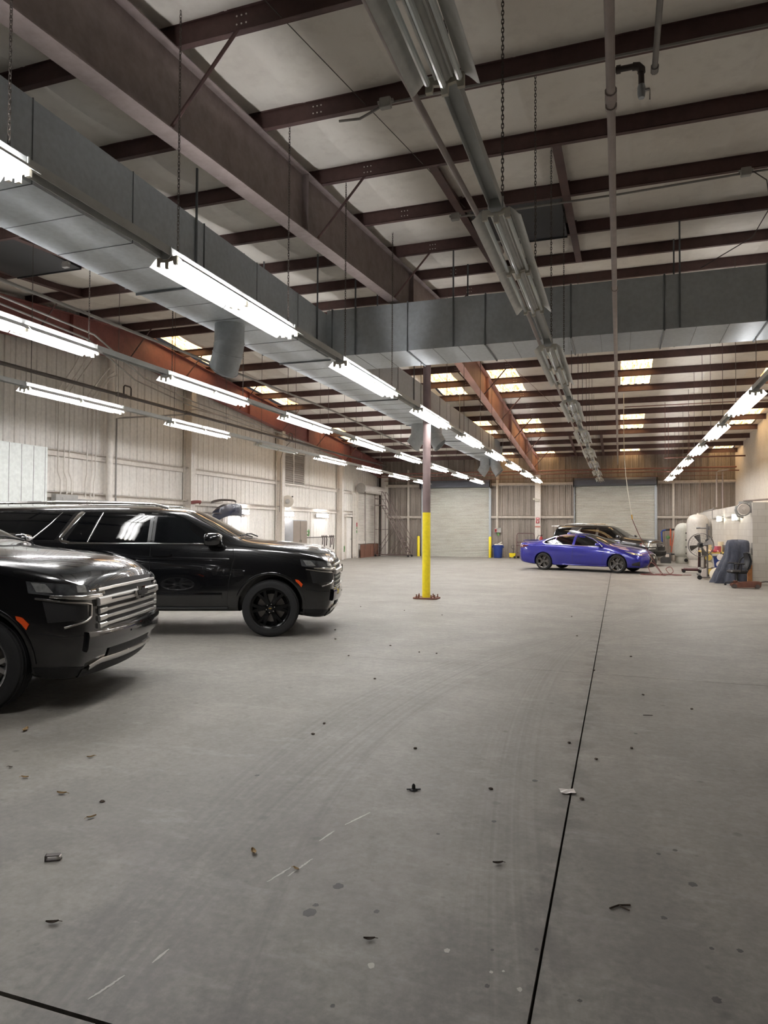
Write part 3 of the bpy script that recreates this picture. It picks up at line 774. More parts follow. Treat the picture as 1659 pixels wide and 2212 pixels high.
for (x, y, z), lab in (((-2.43, 7.06, 6.29), 'closest to the camera'), ((-2.43, 10.46, 6.5), 'beside the unlit centre row'), ((1.66, 10.4, 6.51), 'at the upper right'), ((-9.6, 9.9, 6.4), 'left of the long duct')):
    one('junction_box', MB().box((0, 0, 0), (.13, .08, .11), None, .008).tube([(-.09, 0, .02), (-.06, 0, .02)], .02, 8).tube([(.06, 0, .02), (.09, 0, .02)], .02, 8), mt['grey_box'], 'small grey junction box under the purlins ' + lab, 'junction box', (x, y, z))
pipe('drop_cable', [(1.73, 10.4, 6.52), (1.95, 10.6, 6.45), (2.05, 10.9, 6.2), (1.9, 11.4, 5.98), (1.55, 11.9, 5.94), (1.3, 12.4, 5.95)], .008, mt['pipe_dark'], 'looping black cable from the upper right junction box to the duct', 'cable', seg=6)
pipe('drop_cable', [(-9.5, 5.4, 6.2), (-9.3, 6.2, 6.15), (-9.05, 6.8, 6.0), (-9.0, 7.1, 5.7), (-9.2, 7.3, 5.4)], .012, mt['conduit'], 'looping grey cable at the upper left roof', 'cable', seg=6)
pipe('roof_brace_rod', [(-3.3, 2.1, zp(2.1)), (-1.9, 14.15, zp(14.15) + .05)], .005, mt['chain'], 'thin diagonal brace rod under the near roof slope', 'rod', seg=5)
pipe('roof_brace_rod', [(-3.6, 18.2, zp(18.2) - .1), (-1.6, 30.1, zp(30.1) - .1)], .006, mt['pipe_red'], 'thin diagonal brace rod under the far roof slope', 'rod', seg=5)
for k, (x, y) in enumerate(((1.6, 27), (1.9, 30), (2.6, 29), (2.9, 33), (3.6, 35.2))):
    pipe('drop_rod', [(x, y, zp(y) + .05), (x, y, 4.3 if k < 4 else 2.5)], .008, mt['pipe_red'], 'thin brown drop rod near the right light row, %s from the camera' % ORD[k], 'rod', seg=5, group='drop rods')
# vertical pipes behind the block room
for x, z0, lab in ((4.35, 2.42, 'left'), (4.6, 2.42, 'right')):
    pipe('riser_pipe', [(x, 35.5, z0), (x, 35.5, 4.3)] + ([(x + .1, 35.5, 4.36), (x + .5, 35.4, 4.4)] if lab == 'left' else []), .035, mt['pipe'], 'brown riser pipe standing on the block room roof, %s one' % lab)
# ------------------------------------------------------------------ vehicles (x forward from the front axle, y left, z up)
mt['paint_black'] = None
def carpaint(name, rgb, flake=0.0, rough=.16, coat=1.0):
    t = NT(name)
    f = t.ramp(t.noise(5, 3), [(.3, 0.0), (.7, 1.0)])
    c = srgb(rgb)
    dust = t.ramp(t.noise(2.5, 4, .6), [(.4, 0.0), (.8, 1.0)])
    col = t.mix(f, c, tuple(x * .88 for x in c))
    p = t.principled(col, t.math('ADD', rough, t.math('MULTIPLY', dust, .03)), flake)
    p.inputs['Coat Weight'].default_value = coat; p.inputs['Coat Roughness'].default_value = .03
    return t.m
mt['paint_black'] = carpaint('gloss_black_paint', (6, 7, 10), 0.0, .22)
mt['paint_blue'] = carpaint('deep_blue_metallic_paint', (36, 36, 146), .3, .22)
mt['paint_dkgrey'] = carpaint('black_metallic_paint', (18, 18, 20), 0.0, .3)
mt['glass_dark'] = M('tinted_glass', (7, 8, 10), .03, 0, .02)
mt['glass_screen'] = M('windscreen_glass', (52, 54, 53), .04, 0, .05, 2.0)
mt['gold'] = M('gold_badge', (214, 180, 84), .3, .6)
mt['grille_silver'] = M('brushed_grille_silver', (222, 220, 216), .34, .75, .04)
mt['lamp_lens'] = M('smoked_lamp_lens', (84, 86, 88), .08, .4, .5, 14, Coat_Weight=1.0)
mt['lamp_clear'] = M('clear_lamp_lens', (190, 192, 190), .12, .6, .35, 22, Coat_Weight=1.0)
mt['lamp_red'] = M('red_tail_lens', (92, 14, 24), .12, 0, .2, 8, Coat_Weight=1.0)
mt['trim_black'] = M('matte_black_trim', (22, 22, 23), .6, 0, .12, 30)
mt['rim_black'] = M('gloss_black_wheel', (12, 12, 13), .25, .4, .1)
mt['rim_grey'] = M('graphite_wheel', (96, 94, 92), .32, .75, .08)
mt['rim_silver'] = M('machined_silver_wheel', (200, 200, 200), .25, .9, .05)
mt['rotor'] = M('brake_disc_steel', (120, 116, 112), .4, .8, .1)
mt['gap'] = M('shut_line', (4, 4, 5), .8)

def loft_body(st, mat, name, axles, r_arch, wy, crease=None):
    """st: stations back to front, each (x, [(y,z) p1..p5], t1z, t0z, zb, bulge, rowdx)"""
    me = bpy.data.meshes.new(name); bm = bmesh.new()
    cr = bm.edges.layers.float.new('crease_edge')
    rings = []
    for (x, p, t1z, t0z, zb, bu, dx) in st:
        p5y = p[4][0]; w = lambda f: bu * (1 - f * f)
        d = dx or [0] * 7
        half = [(x + w(0) + d[0], 0, zb), (x + w(.55) + d[0], .55 * p[0][0], zb)] + [(x + d[i], p[i][0], p[i][1]) for i in range(5)] + [(x + w(.55) + d[5], .56 * p5y, t1z), (x + w(0) + d[6], 0, t0z)]
        R = [bm.verts.new(v) for v in half]
        Lh = [R[0]] + [bm.verts.new((v[0], -v[1], v[2])) for v in half[1:8]] + [R[8]]
        rings.append((R, Lh))
    for (R0, L0), (R1, L1) in zip(rings, rings[1:]):
        for i in range(8):
            bm.faces.new((R0[i], R0[i + 1], R1[i + 1], R1[i]))
            bm.faces.new((L0[i + 1], L0[i], L1[i], L1[i + 1]))
    for e, (R, Lh), s in ((0, rings[0], -1), (1, rings[-1], 1)):
        x, p, t1z, t0z, zb, bu, dx = st[0] if e == 0 else st[-1]
        d = dx or [0] * 7
        rows = [[Lh[2], Lh[1], R[0], R[1], R[2]]]
        for i in (3, 4, 5):
            f = .55; py, pz = p[i - 2]
            rows.append([Lh[i]] + [bm.verts.new((x + bu * (1 - q * q) + d[i - 2], q * py, pz)) for q in (-f, 0, f)] + [R[i]])
        rows.append([Lh[6], Lh[7], R[8], R[7], R[6]])
        for a, b in zip(rows, rows[1:]):
            for k in range(4):
                fv = (a[k], a[k + 1], b[k + 1], b[k]) if e == 0 else (a[k + 1], a[k], b[k], b[k + 1])
                bm.faces.new(fv)
    bm.edges.ensure_lookup_table()
    for (R0, L0), (R1, L1) in zip(rings, rings[1:]):
        for i, c in (crease or {}).items():
            for A, B in ((R0[i], R1[i]), (L0[i], L1[i])):
                e = bm.edges.get((A, B))
                if e: e[cr] = c
    bmesh.ops.recalc_face_normals(bm, faces=bm.faces[:])
    bm.to_mesh(me); bm.free()
    ob = bpy.data.objects.new(name, me); COL.objects.link(ob)
    s = ob.modifiers.new('s', 'SUBSURF'); s.levels = 3; s.render_levels = 3
    cuts = []
    for ax in axles:
        for sy in (-1, 1):
            m = MB(); m.tube([(ax, sy * wy, r_arch[1]), (ax, sy * 1.4, r_arch[1])], r_arch[0], 40)
            c = m.build('cut', None); cuts.append(c)
            b = ob.modifiers.new('b', 'BOOLEAN'); b.operation = 'DIFFERENCE'; b.object = c; b.solver = 'EXACT'
    dg = bpy.context.evaluated_depsgraph_get(); dg.update()
    nm = bpy.data.meshes.new_from_object(ob.evaluated_get(dg))
    bpy.data.objects.remove(ob)
    for c in cuts: bpy.data.objects.remove(c)
    nm.materials.clear(); nm.materials.append(mat)
    bm = bmesh.new(); bm.from_mesh(nm)
    for f in bm.faces: f.smooth = True
    for e in bm.edges:
        if len(e.link_faces) == 2: e.smooth = e.calc_face_angle(0) < math.radians(38)
    bvh = BVHTree.FromBMesh(bm)
    bm.to_mesh(nm); bm.free()
    nm.name = name
    return nm, bvh

class Skin:
    """lays trims, panes and lamps on a body surface by shooting at it from one side"""
    def __init__(s, bvh): s.b = bvh
    def frame(s, d):
        D = Vector(d).normalized(); U = Vector((0, 0, 1)).cross(D) * -1
        if U.length < .1: U = Vector((1, 0, 0))
        U.normalize()
        if d[0] == 0 and d[1] != 0: U = Vector((1, 0, 0))
        if d[1] == 0 and d[0] != 0: U = Vector((0, 1, 0))
        V = Vector((0, 0, 1)) if abs(D.z) < .9 else Vector((0, 1, 0))
        return D, U, V
    def hit(s, D, U, V, u, v, fb=None):
        o = U * u + V * v - D * 6
        h, n, i, dist = s.b.ray_cast(o, D, 12)
        if h is None:
            return fb
        if n.dot(D) > 0: n = -n
        return h, n
    def resample(s, pl, n):
        P = [Vector((a, b)) for a, b in pl]
        L = [0]
        for a, b in zip(P, P[1:]): L.append(L[-1] + (b - a).length)
        out = []
        for k in range(n):
            t_ = L[-1] * k / (n - 1); i = 0
            while i < len(P) - 2 and L[i + 1] < t_: i += 1
            w = (t_ - L[i]) / max(1e-9, L[i + 1] - L[i]); out.append(P[i].lerp(P[i + 1], min(1, max(0, w))))
        return out
    def patch(s, name, d, top, bot, mat, parent, off=.004, nu=14, nv=7, depth=.02):
        D, U, V = s.frame(d)
        T, B = s.resample(top, nu), s.resample(bot, nu)
        rows = []; fb = None; nrm = []
        for j in range(nv):
            row = []
            for i in range(nu):
                q = B[i].lerp(T[i], j / (nv - 1))
                h = s.hit(D, U, V, q.x, q.y, fb)
                if h is None: h = (U * q.x + V * q.y, -D)
                fb = h
                row.append((h[0] + h[1] * off, h[1]))
            rows.append(row)
        m = MB(); m.grid([[p for p, n in r] for r in rows])
        bd = [rows[0][i] for i in range(nu)] + [rows[j][-1] for j in range(1, nv)] + [rows[-1][i] for i in range(nu - 2, -1, -1)] + [rows[j][0] for j in range(nv - 2, 0, -1)]
        bd.append(bd[0])
        m.grid([[p for p, n in bd], [p - n * depth for p, n in bd]])
        return m.build(name, mat, parent, True, 50)
    def strip(s, name, d, pl, w, hgt, mat, parent, n=None, mb=None):
        D, U, V = s.frame(d); n = n or max(4, int(len(pl) * 4))
        Q = s.resample(pl, n); H = []; fb = None
        for q in Q:
            h = s.hit(D, U, V, q.x, q.y, fb)
            if h is None: h = (U * q.x + V * q.y, -D)
            fb = h; H.append(h)
        m = mb or MB(); rows = []
        for i, (p, nr) in enumerate(H):
            a = H[max(0, i - 1)][0]; b = H[min(len(H) - 1, i + 1)][0]
            t_ = (b - a)
            if t_.length < 1e-6: t_ = Vector((1, 0, 0))
            t_.normalize(); s_ = nr.cross(t_).normalized()
            ww = w if not isinstance(w, (list, tuple)) else w[0] + (w[1] - w[0]) * i / (len(H) - 1)
            rows.append([p - s_ * ww / 2 - nr * .012, p - s_ * ww / 2 + nr * hgt * .7, p - s_ * ww * .32 + nr * hgt, p + s_ * ww * .32 + nr * hgt, p + s_ * ww / 2 + nr * hgt * .7, p + s_ * ww / 2 - nr * .012])
        m.grid(rows); m.poly(rows[0]); m.poly(rows[-1][::-1])
        if mb: return None
        return m.build(name, mat, parent, True, 40)

def wheel(parent, x, y, z, R, W, rim_r, rimmat, spokes, side, hub=None, style=0, capcol=None, detail=True):
    """side -1 right, +1 left; y is the outer face"""
    w = bpy.data.objects.new('wheel', None)
    Mx = Matrix.Rotation(PI / 2 * (1 if side < 0 else -1), 4, 'X')   # local +h points out
    tp = [(rim_r * .98, -W), (rim_r, -W + .01), (R - .06, -W - .005), (R - .02, -W + .015), (R - .004, -W + .05)]
    g = 5
    for k in range(g):
        a = -W + .06 + (W - .12) * k / g; b = -W + .06 + (W - .12) * (k + 1) / g
        tp += [(R, a), (R, b - .012), (R - .008, b - .01), (R - .008, b - .002)]
    tp += [(R - .004, -.05), (R - .02, -.012), (R - .055, .002), (R - .075, -.002), (rim_r + .02, .002), (rim_r + .004, -.012), (rim_r - .004, -.02)]
    m = MB().lathe(tp, 48)
    if detail:
        for k in range(48):
            a = 2 * PI * k / 48
            m.box((0, 0, 0), (.016, .05, .03)); n = len(m.v) - 8
            for q in range(n, n + 8):
                v = Vector(m.v[q]); v = Matrix.Rotation(a, 4, 'Z') @ (v + Vector((R - .012, 0, -.045)))
                m.v[q] = tuple(v)
    m.xf(Mx)
    rm = MB()
    rm.lathe([(rim_r - .03, -W + .02), (rim_r - .035, -.1), (rim_r - .028, -.03), (rim_r - .012, -.012), (rim_r + .003, -.004), (rim_r + .006, -.012), (rim_r - .004, -.022)], 40)
    hr = .075 if R > .36 else .06
    rm.lathe([(hr, -.09), (hr + .004, -.045), (hr - .01, -.03), (.03, -.026), (.0005, -.026)], 24)
    for k in range(spokes):
        a0 = 2 * PI * k / spokes
        if style == 0:      # forked spokes
            arms = ((-.16, .034), (.16, .034))
        elif style == 1:    # twin slim
            arms = ((-.11, .022), (.11, .022))
        else:
            arms = ((0, .055),)
        for off, wd in arms:
            rows = []
            for t_, zz in ((0, -.036), (.35, -.026), (.75, -.03), (1.0, -.018)):
                r = hr * .8 + (rim_r - .018 - hr * .8) * t_
                a = a0 + off * (t_ if style == 0 else (.35 + .65 * t_)) * 1.25
                c, s_ = math.cos(a), math.sin(a)
                wq = wd * (1.0 - .25 * t_)
                rows.append([(r * c - wq * s_, r * s_ + wq * c, zz - .035), (r * c - wq * .75 * s_, r * s_ + wq * .75 * c, zz), (r * c + wq * .75 * s_, r * s_ - wq * .75 * c, zz), (r * c + wq * s_, r * s_ - wq * c, zz - .035)])
            rm.grid(rows)
    rm.xf(Mx)
    o = rm.build('wheel', rimmat, parent, True, 35); o.location = (x, y, z)
    m.build('tyre', mt['rubber'], o, True, 35)
    MB().lathe([(.05, -.13), (rim_r * .72, -.13), (rim_r * .72, -.15)], 28).xf(Mx).build('brake_disc', mt['rotor'], o)
    MB().lathe([(rim_r - .02, -.17), (.0005, -.17)], 24).xf(Mx).build('wheel_back', mt['trim_black'], o)
    if detail:
        MB().lathe([(.034, -.03), (.033, -.018), (.02, -.014), (.0005, -.014)], 20).xf(Mx).build('hub_cap', mt['trim_black'], o, True)
        if capcol: MB().prism(bowtie(.046, .017), -.015, -.011, axis=2).xf(Mx).build('hub_badge', capcol, o)
        ln = MB()
        for k in range(6):
            a = 2 * PI * k / 6 + .3
            ln.lathe([(.011, -.035), (.011, -.016), (.006, -.012), (.0005, -.012)], 6, Matrix.Translation((.062 * math.cos(a), .062 * math.sin(a), 0)))
        ln.xf(Mx).build('lug_nuts', mt['chrome'], o)
    bpy.data.objects.remove(w)
    return o

def bowtie(w, h):
    a, b = w / 2, h / 2; s = h * .22
    return [(-a + s, -b * .42), (-a * .36 + s * .2, -b * .42), (-a * .42, -b), (a * .22, -b), (a * .32, -b * .42), (a - s * 1.0, -b * .42), (a, b * .42), (a * .36, b * .42), (a * .42, b), (-a * .22, b), (-a * .32, b * .42), (-a, b * .42)]

# ---- the two long black SUVs
def suburban_body():
    lo = lambda k: [(.93, .36), (1.02, .55), (1.03, 1.03)][k]
    cab = lambda x, by, bz, ry, rz, t1, t0: (x, [lo(0), lo(1), lo(2), (by, bz), (ry, rz)], t1, t0, .34, 0, None)
    st = [
        (-4.76, [(.86, .42), (.93, .6), (.94, 1.05), (.92, 1.36), (.72, 1.80)], 1.85, 1.86, .42, -.05, [0, 0, 0, -.02, .06, .12, .12]),
        (-4.62, [(.92, .40), (1.0, .58), (1.01, 1.04), (.97, 1.36), (.75, 1.83)], 1.885, 1.9, .40, 0, [0, 0, 0, 0, .04, .05, .05]),
        cab(-4.2, .985, 1.365, .765, 1.84, 1.90, 1.915), cab(-3.3, .985, 1.36, .775, 1.845, 1.91, 1.925), cab(-2.4, .985, 1.355, .775, 1.845, 1.912, 1.927),
        cab(-1.75, .983, 1.35, .77, 1.84, 1.905, 1.92), cab(-1.4, .98, 1.347, .758, 1.815, 1.88, 1.895), cab(-1.28, .98, 1.345, .755, 1.785, 1.85, 1.865),
        cab(-.9, .98, 1.335, .80, 1.60, 1.655, 1.665), cab(-.56, .98, 1.325, .845, 1.435, 1.475, 1.485), cab(-.44, .98, 1.315, .855, 1.385, 1.425, 1.435),
        (-.2, [(.93, .36), (1.02, .55), (1.03, 1.04), (.985, 1.29), (.865, 1.345)], 1.39, 1.402, .34, 0, None),
        (.2, [(.93, .35), (1.02, .55), (1.03, 1.03), (.98, 1.25), (.865, 1.305)], 1.36, 1.372, .33, 0, None),
        (.52, [(.935, .28), (1.015, .5), (1.02, .98), (.965, 1.20), (.86, 1.255)], 1.325, 1.338, .27, .02, None),
        (.74, [(.92, .262), (.985, .48), (.98, .93), (.945, 1.135), (.84, 1.19)], 1.275, 1.29, .25, .04, [-.04, 0, 0, 0, -.02, -.01, 0]),
        (.87, [(.82, .27), (.91, .47), (.90, .87), (.87, 1.06), (.80, 1.12)], 1.185, 1.20, .26, .09, [-.11, .0, .0, -.01, -.04, -.04, -.04]),
        (.90, [(.76, .28), (.84, .48), (.84, .86), (.82, 1.04), (.77, 1.09)], 1.145, 1.155, .27, .10, [-.12, .0, .0, -.01, -.04, -.05, -.05]),
    ]
    return loft_body(st, mt['paint_black'], 'body', (0, -3.406), (.475, .43), .62, {2: .35, 5: .45, 6: .3})
SUB_ME, SUB_BVH = suburban_body()

def suburban(label, loc, rz, rim, plain):
    r = thing('car', label, 'car', loc, rz, 'long black parked SUVs')
    link('body', SUB_ME, r)
    k = Skin(SUB_BVH)
    for sy in (-1, 1):
        d = (0, -sy, 0)
        k.patch('side_window', d, [(-1.69, 1.80), (-1.45, 1.785), (-1.30, 1.73), (-1.05, 1.575), (-.74, 1.375)], [(-1.69, 1.362), (-1.3, 1.362), (-1.1, 1.362), (-.9, 1.362), (-.73, 1.362)], mt['glass_dark'], r, .003)
        k.patch('side_window', d, [(-2.47, 1.805), (-1.79, 1.805)], [(-2.62, 1.368), (-1.79, 1.363)], mt['glass_dark'], r, .003)
        k.patch('side_window', d, [(-2.74, 1.805), (-2.51, 1.805)], [(-2.95, 1.39), (-2.66, 1.37)], mt['glass_dark'], r, .003)
        k.patch('side_window', d, [(-4.35, 1.78), (-3.9, 1.80), (-2.90, 1.80)], [(-4.35, 1.44), (-4.0, 1.40), (-3.12, 1.40)], mt['glass_dark'], r, .003)
        k.strip('pillar_trim', d, [(-2.79, 1.81), (-2.92, 1.6), (-3.03, 1.43), (-3.02, 1.385), (-2.9, 1.36)], (.075, .04), .008, mt['chrome'], r)
        k.strip('belt_trim', d, [(-2.92, 1.352), (-1.8, 1.35), (-.72, 1.345)], .02, .008, mt['chrome'], r, 16)
        k.strip('glass_edge', d, [(-3.08, 1.80), (-3.22, 1.62), (-3.42, 1.42)], (.008, .022), .006, mt['satin'], r)
        k.strip('glass_edge', d, [(-2.49, 1.80), (-2.64, 1.37)], .012, .006, mt['satin'], r)
        k.strip('door_seam', d, [(-1.735, 1.80), (-1.74, .45)], .007, .0008, mt['gap'], r, 20)
        k.strip('door_seam', d, [(-.55, 1.30), (-.53, 1.15), (-.6, .8), (-.63, .45)], .007, .0008, mt['gap'], r, 20)
        k.strip('door_seam', d, [(-2.96, 1.34), (-2.95, 1.0), (-2.72, .6), (-2.7, .45)], .007, .0008, mt['gap'], r, 20)
        k.strip('side_crease', d, [(-4.2, 1.17), (-2.4, 1.16), (-.6, 1.12)], .05, .006, mt['paint_black'], r, 24)
        k.strip('side_crease', d, [(-2.8, .62), (-1.6, .6), (-.7, .6)], .09, .012, mt['paint_black'], r, 20)
        k.strip('running_board', d, [(-2.75, .41), (-.62, .41)], .05, .03, mt['trim_black'], r, 12)
        for x in (-1.56, -2.82):
            k.patch('door_handle', d, [(x - .15, 1.205), (x, 1.212), (x + .13, 1.2)], [(x - .15, 1.175), (x, 1.168), (x + .13, 1.175)], mt['paint_black'], r, .035, 8, 4, .03)
        m = MB(); y0 = .96
        for fx_, sc_ in ((-.115, .82), (-.1, .93), (-.05, 1), (.05, .97), (.09, .84), (.12, .55)):
            m.v += [(-.80 + fx_, sy * (1.145 + py * sc_), 1.415 + pz * sc_ - .02 * (1 - sc_)) for py, pz in ((-.13, -.06), (-.10, -.095), (.07, -.09), (.125, -.06), (.135, .05), (.1, .09), (-.09, .1), (-.13, .08))]
        for a_ in range(5):
            for b_ in range(8): m.f.append((a_ * 8 + b_, a_ * 8 + (b_ + 1) % 8, a_ * 8 + 8 + (b_ + 1) % 8, a_ * 8 + 8 + b_))
        m.f += [tuple(range(7, -1, -1)), tuple(range(40, 48))]
        o = m.build('door_mirror', mt['paint_black'], r, True, 60)
        MB().tube([(-.72, sy * .95, 1.33), (-.76, sy * 1.05, 1.35), (-.78, sy * 1.1, 1.38)], .03, 8).build('mirror_stalk', mt['trim_black'], o, True)
        m = MB(); pts = [(-4.15, 1.885), (-4.05, 1.935), (-3.2, 1.95), (-2.2, 1.95), (-1.75, 1.935), (-1.55, 1.875)]
        m.tube([(x, sy * .735, z) for x, z in pts], .021, 8); m.build('roof_rail', mt['satin'], r, True)
        k.strip('arch_lip', d, [(.5 * math.cos(a), .43 + .5 * math.sin(a)) for a in [PI * q / 16 for q in range(17)]], .035, .012, mt['paint_black'], r, 34)
        k.strip('arch_lip', d, [(-3.406 + .5 * math.cos(a), .43 + .5 * math.sin(a)) for a in [PI * q / 16 for q in range(17)]], .035, .012, mt['paint_black'], r, 34)
        k.patch('side_marker', d, [(.36, .84), (.41, .83), (.47, .77)], [(.37, .81), (.415, .77), (.45, .725)], mt['orange'], r, .014, 8, 4)
        for ax in (0, -3.406):
            wheel(r, ax, sy * 1.015, .415, .415, .27, .285, rim, 6, sy, style=0, capcol=mt['gold'] if plain else None)
            MB().tube([(ax, sy * .5, .43), (ax, sy * .95, .43)], .47, 28).build('wheel_liner', mt['trim_black'], r) if False else None
        # headlamp wraps the corner: shot in at 45 degrees
        e = (-1, -sy, 0)
        q = 1 if sy < 0 else -1
        F = lambda pl: [(q * u, z) for u, z in pl] if True else pl
        D, U, V = k.frame(e)
        def uv(x, y, z): return (U.dot(Vector((x, y, 0))), z)
        Y = sy
        k.patch('headlamp', e, [uv(.42, Y * .985, 1.13), uv(.6, Y * .95, 1.115), uv(.8, Y * .86, 1.09), uv(.93, Y * .60, 1.075)], [uv(.44, Y * .99, 1.03), uv(.6, Y * .95, 1.01), uv(.8, Y * .86, 1.0), uv(.93, Y * .60, .99)], mt['lamp_lens'], r, .006, 18, 5)
        k.patch('lamp_unit', e, [uv(.46, Y * .98, 1.12), uv(.57, Y * .96, 1.105)], [uv(.5, Y * .975, 1.04), uv(.62, Y * .94, 1.03)], mt['lamp_clear'], r, .011, 6, 4, .006)
        k.patch('lamp_unit', e, [uv(.78, Y * .87, 1.085), uv(.84, Y * .83, 1.082)], [uv(.79, Y * .87, 1.03), uv(.85, Y * .82, 1.026)], mt['lamp_clear'], r, .011, 6, 4, .006)
        k.strip('lamp_trim', e, [uv(.6, Y * .955, 1.0), uv(.8, Y * .87, .985), uv(.92, Y * .66, .975)], (.022, .05), .02, mt['satin'], r, 14)
        k.strip('lamp_trim', e, [uv(.5, Y * .99, .985), uv(.7, Y * .92, .95), uv(.84, Y * .82, .935), uv(.868, Y * .775, .92), uv(.868, Y * .78, .81), uv(.84, Y * .82, .78), uv(.72, Y * .94, .735)], .018, .014, mt['satin'], r, 30)
        k.patch('corner_vent', e, [uv(.56, Y * .99, .97), uv(.74, Y * .9, .93), uv(.85, Y * .81, .915)], [uv(.6, Y * .98, .78), uv(.74, Y * .92, .79), uv(.85, Y * .81, .80)], mt['trim_black'], r, .003, 10, 5)
    f = (-1, 0, 0)
    k.patch('windscreen', f, [(-.66, 1.80), (0, 1.83), (.66, 1.80)], [(-.77, 1.455), (0, 1.475), (.77, 1.455)], mt['glass_screen'], r, .004, 18, 10)
    m = MB()
    for y0 in (-.15, .5): m.tube([(-.42, y0, 1.44), (-.5, y0 - .25, 1.475), (-.52, y0 - .5, 1.48)], .011, 6)
    k_ = MB().tube([(-.40, -.1, 1.445), (-.47, -.35, 1.48), (-.5, -.62, 1.47)], .011, 6).build('wiper', mt['trim_black'], r)
    MB().tube([(-.40, .5, 1.445), (-.47, .25, 1.49), (-.5, -.02, 1.49)], .011, 6).build('wiper', mt['trim_black'], r)
    # grille: dark mouth and stacked bright bars
    k.patch('grille_mouth', f, [(-.73, 1.085), (-.4, 1.105), (0, 1.11), (.4, 1.105), (.73, 1.085)], [(-.70, .70), (-.4, .70), (0, .70), (.4, .70), (.70, .70)], mt['trim_black'], r, .004, 20, 8)
    bar = mt['grille_silver']
    def gb(z, hw, w, hgt, mat=bar, name='grille_bar'):
        k.strip(name, f, [(-hw, z - .012), (-hw * .6, z), (0, z + .006), (hw * .6, z), (hw, z - .012)], w, hgt, mat, r, 26)
    gb(1.045, .70, .03, .022)
    gb(.945, .735, .075, .045)
    if not plain:
        k.strip('grille_slot', f, [(-.56, .947), (0, .953), (.56, .947)], .024, .049, mt['trim_black'], r, 20)
    for z in (.862, .797, .732):
        gb(z, .71, .012 if plain else .03, .026)
        for s in (() if plain else (-1, 1)):
            k.strip('grille_bar_end', f, [(s * .71, z - .014), (s * .6, z - .006)], (.05, .042), .026, bar, r, 5)
    if plain:
        for z in (.905, .83, .765):
            for y in (-.55, -.4, -.25, -.1, .05, .2, .35, .5):
                k.strip('grille_mesh_tab', f, [(y, z), (y + .07, z)], .012, .01, mt['lamp_grey'], r, 3)
    h = k.hit(Vector((-1, 0, 0)), Vector((0, 1, 0)), Vector((0, 0, 1)), 0, .955)[0]
    bt = bowtie(.30, .115); m = MB().prism(bt, h.x + .03, h.x + (.05 if plain else .075), axis=0); m.v = [(x, y, z + .955) for x, y, z in m.v]
    o = m.build('bowtie_badge', mt['chrome'], r)
    m = MB().prism([(a * .88, b * .70) for a, b in bt], h.x + .04, h.x + (.053 if plain else .078), axis=0); m.v = [(x, y, z + .955) for x, y, z in m.v]
    m.build('badge_face', mt['black'], o)
    k.strip('bumper', f, [(-.86, .60), (-.6, .59), (0, .59), (.6, .59), (.86, .60)], .17, .045, mt['paint_black'], r, 26)
    k.patch('lower_intake', f, [(-.5, .5), (0, .505), (.5, .5)], [(-.5, .42), (0, .42), (.5, .42)], mt['trim_black'], r, .012, 16, 4)
    k.strip('skid_trim', f, [(-.74, .365), (-.6, .40), (-.3, .395), (0, .395), (.3, .395), (.6, .40), (.74, .365)], (.06, .06), .03, mt['satin'], r, 30)
    for sy in (-1, 1):
        e = (-1, -sy, 0); D, U, V = k.frame(e); uv = lambda x, y, z: (U.dot(Vector((x, y, 0))), z)
        k.patch('air_dam_corner', e, [uv(.52, sy * 1.0, .40), uv(.7, sy * .95, .40), uv(.85, sy * .8, .375)], [uv(.52, sy * .95, .30), uv(.7, sy * .9, .30), uv(.82, sy * .78, .30)], mt['trim_black'], r, .006, 10, 4)
        k.strip('bumper_seam', e, [uv(.5, sy * 1.0, .70), uv(.7, sy * .95, .66), uv(.86, sy * .82, .66)], .008, .001, mt['gap'], r, 12)
    k.strip('air_dam', f, [(-.80, .32), (0, .315), (.80, .32)], .09, .015, mt['trim_black'], r, 20)
    k.patch('plate_bracket_mark', f, [(-.2, .625), (-.185, .625)], [(-.2, .607), (-.185, .607)], mt['trim_black'], r, .05, 3, 3)
    return r
suburban('long black SUV in front, its slatted chrome grille facing right, cut by left edge', (-5.463, 5.321, 0), math.radians(18.27), mt['rim_silver'], False)
suburban('long black SUV behind, shown side on with black wheels and cracked headlamp', (-5.179, 9.867, 0), math.radians(21.5), mt['rim_black'], True)
